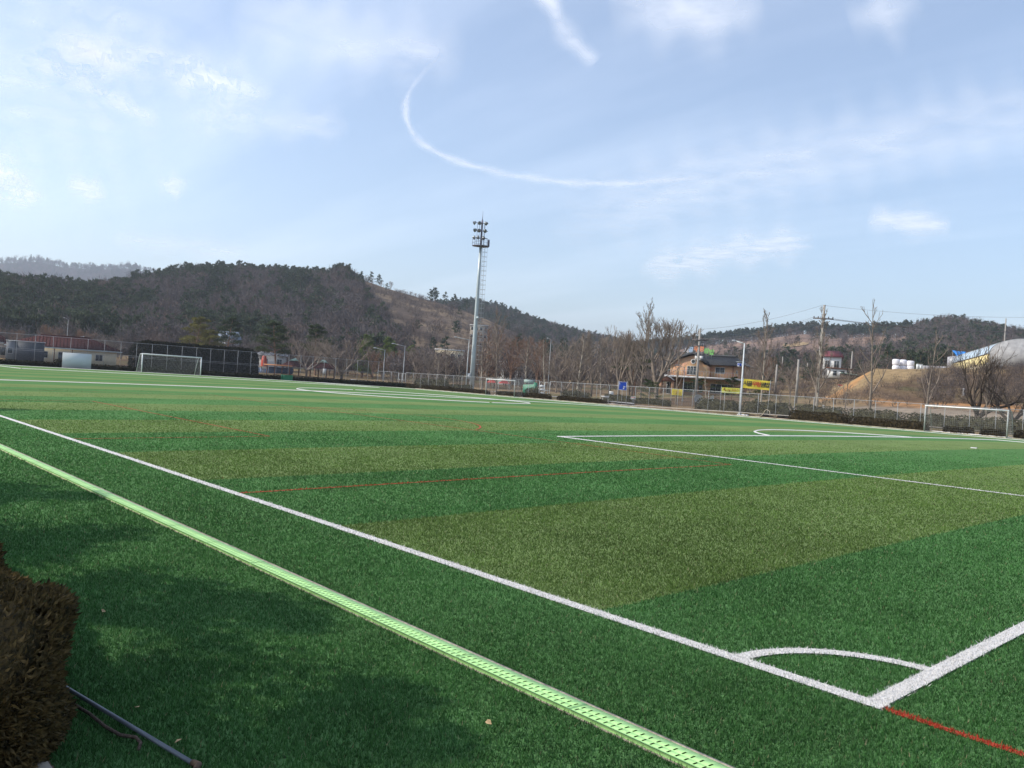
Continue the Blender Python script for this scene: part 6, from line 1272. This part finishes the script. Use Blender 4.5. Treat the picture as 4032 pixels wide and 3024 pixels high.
def cloud(name, label, pts, wd, st, alt=5200.0, taper=True):
    pts = np.array(pts, float); L_ = np.concatenate([[0], np.cumsum(np.linalg.norm(np.diff(pts, axis=0), axis=1))]); n = max(24, int(L_[-1]/14)); u = np.linspace(0, L_[-1], n)
    ker = np.ones(7)/7; c = np.stack([np.interp(u, L_, pts[:, 0]), np.interp(u, L_, pts[:, 1])], 1)
    for k in (0, 1): c[:, k] = np.convolve(np.pad(c[:, k], 3, 'edge'), ker, 'valid')
    T = np.gradient(c, axis=0); T /= np.linalg.norm(T, axis=1)[:, None]+1e-9; Nn = np.stack([-T[:, 1], T[:, 0]], 1); w = wd*FPX*2.0; v = np.linspace(-1, 1, 13)
    e = np.clip(np.minimum(u, L_[-1]-u)/(max(w*.9, L_[-1]*.18)), 0, 1) if taper else np.ones(n)
    V = []; A_ = []
    for i in range(n):
        for q in v:
            p = c[i]+Nn[i]*q*w*(.55+.45*e[i])*(1+.25*math.sin(i*.55+wd*999)); d = raydir(*p); t = (alt-CH)/max(d[2], .02); V.append(CAM+d*t); A_.append(st*math.exp(-(q*1.9)**2)*(e[i]**.7)*max(0, 1-abs(q)**6))
    mb = MB(); mb.add(V, [(i*13+j, i*13+j+1, (i+1)*13+j+1, (i+1)*13+j) for i in range(n-1) for j in range(12)]); me = mb.mesh(name, CLM, True); a = me.attributes.new('dens', 'FLOAT', 'POINT'); a.data.foreach_set('value', np.array(A_, np.float32)); o = link(name, me); tag(o, label, 'cloud', kind='stuff')
cloud('contrail', 'long hooked white contrail curving through the middle of the sky', [(1750, 205), (1660, 290), (1600, 375), (1592, 460), (1640, 555), (1780, 632), (2000, 690), (2250, 722), (2480, 724), (2680, 706), (2850, 686)], .0036, .58)
cloud('contrail', 'broad ragged contrail falling from the top edge right of centre', [(2110, -120), (2190, 60), (2250, 160), (2360, 255)], .010, .7)
cloud('contrail', 'blurred slanting contrail at the upper left', [(80, 215), (360, 345), (640, 482)], .010, .6)
cloud('cirrus_cloud', 'bright tapered cirrus streak at the upper left', [(150, 150), (760, 285), (1080, 396)], .022, .75)
cloud('cirrus_cloud', 'wide faint cirrus streak ending above the hooked contrail', [(900, 40), (1450, 180), (1850, 226)], .030, .42)
cloud('cirrus_cloud', 'thin faint cirrus line left of the hooked contrail', [(700, 460), (1390, 496)], .016, .35)
cloud('cirrus_cloud', 'small puffy cloud at the left picture edge', [(-160, 630), (60, 690), (130, 745)], .020, .85)
cloud('cirrus_cloud', 'low bright cloud streak at the left picture edge', [(-140, 740), (190, 775)], .012, .8)
cloud('cirrus_cloud', 'small bright cloud wisp above the left hill', [(255, 715), (430, 775)], .012, .8)
cloud('cirrus_cloud', 'tiny isolated cloud wisp above the left hill', [(615, 740), (745, 726)], .013, .75)
cloud('cirrus_cloud', 'long faint streak just above the left hill', [(420, 935), (1000, 1005)], .012, .30)
cloud('cirrus_cloud', 'bright lens-shaped cloud in the right half of the sky', [(3400, 862), (3760, 890)], .013, .75)
cloud('cirrus_cloud', 'bright drawn-out cloud streak above the right hills', [(2500, 1072), (2900, 985), (3220, 948)], .016, .7)
cloud('cirrus_cloud', 'broad diagonal veil of cirrus across the right half of the sky', [(2150, 930), (2700, 735), (3300, 590), (4300, 380)], .034, .36)
cloud('cirrus_cloud', 'soft white cloud patch at the top edge', [(2380, 0), (2760, 60), (3020, 0)], .030, .6)
cloud('cirrus_cloud', 'soft cloud patch at the top right', [(3330, 100), (3640, 0)], .026, .5)
cloud('cirrus_cloud', 'pale veil spread over the upper left sky', [(-500, 420), (200, 240), (900, 60)], .10, .42)

# ------------------------------------------------------------------ air
hz = MB(); hz.box((0, 0, 161), (12200, 12200, 326)); m = bpy.data.materials.new('haze'); m.use_nodes = True; N = m.node_tree.nodes; N.remove(N['Principled BSDF']); pv = N.new('ShaderNodeVolumePrincipled'); pv.inputs['Color'].default_value = (.80, .88, 1, 1); pv.inputs['Density'].default_value = 0.00023; pv.inputs['Anisotropy'].default_value = .3
m.node_tree.links.new(pv.outputs[0], N['Material Output'].inputs['Volume']); tag(hz.obj('haze', m), 'thin pale blue haze filling the valley air', 'haze', kind='stuff')
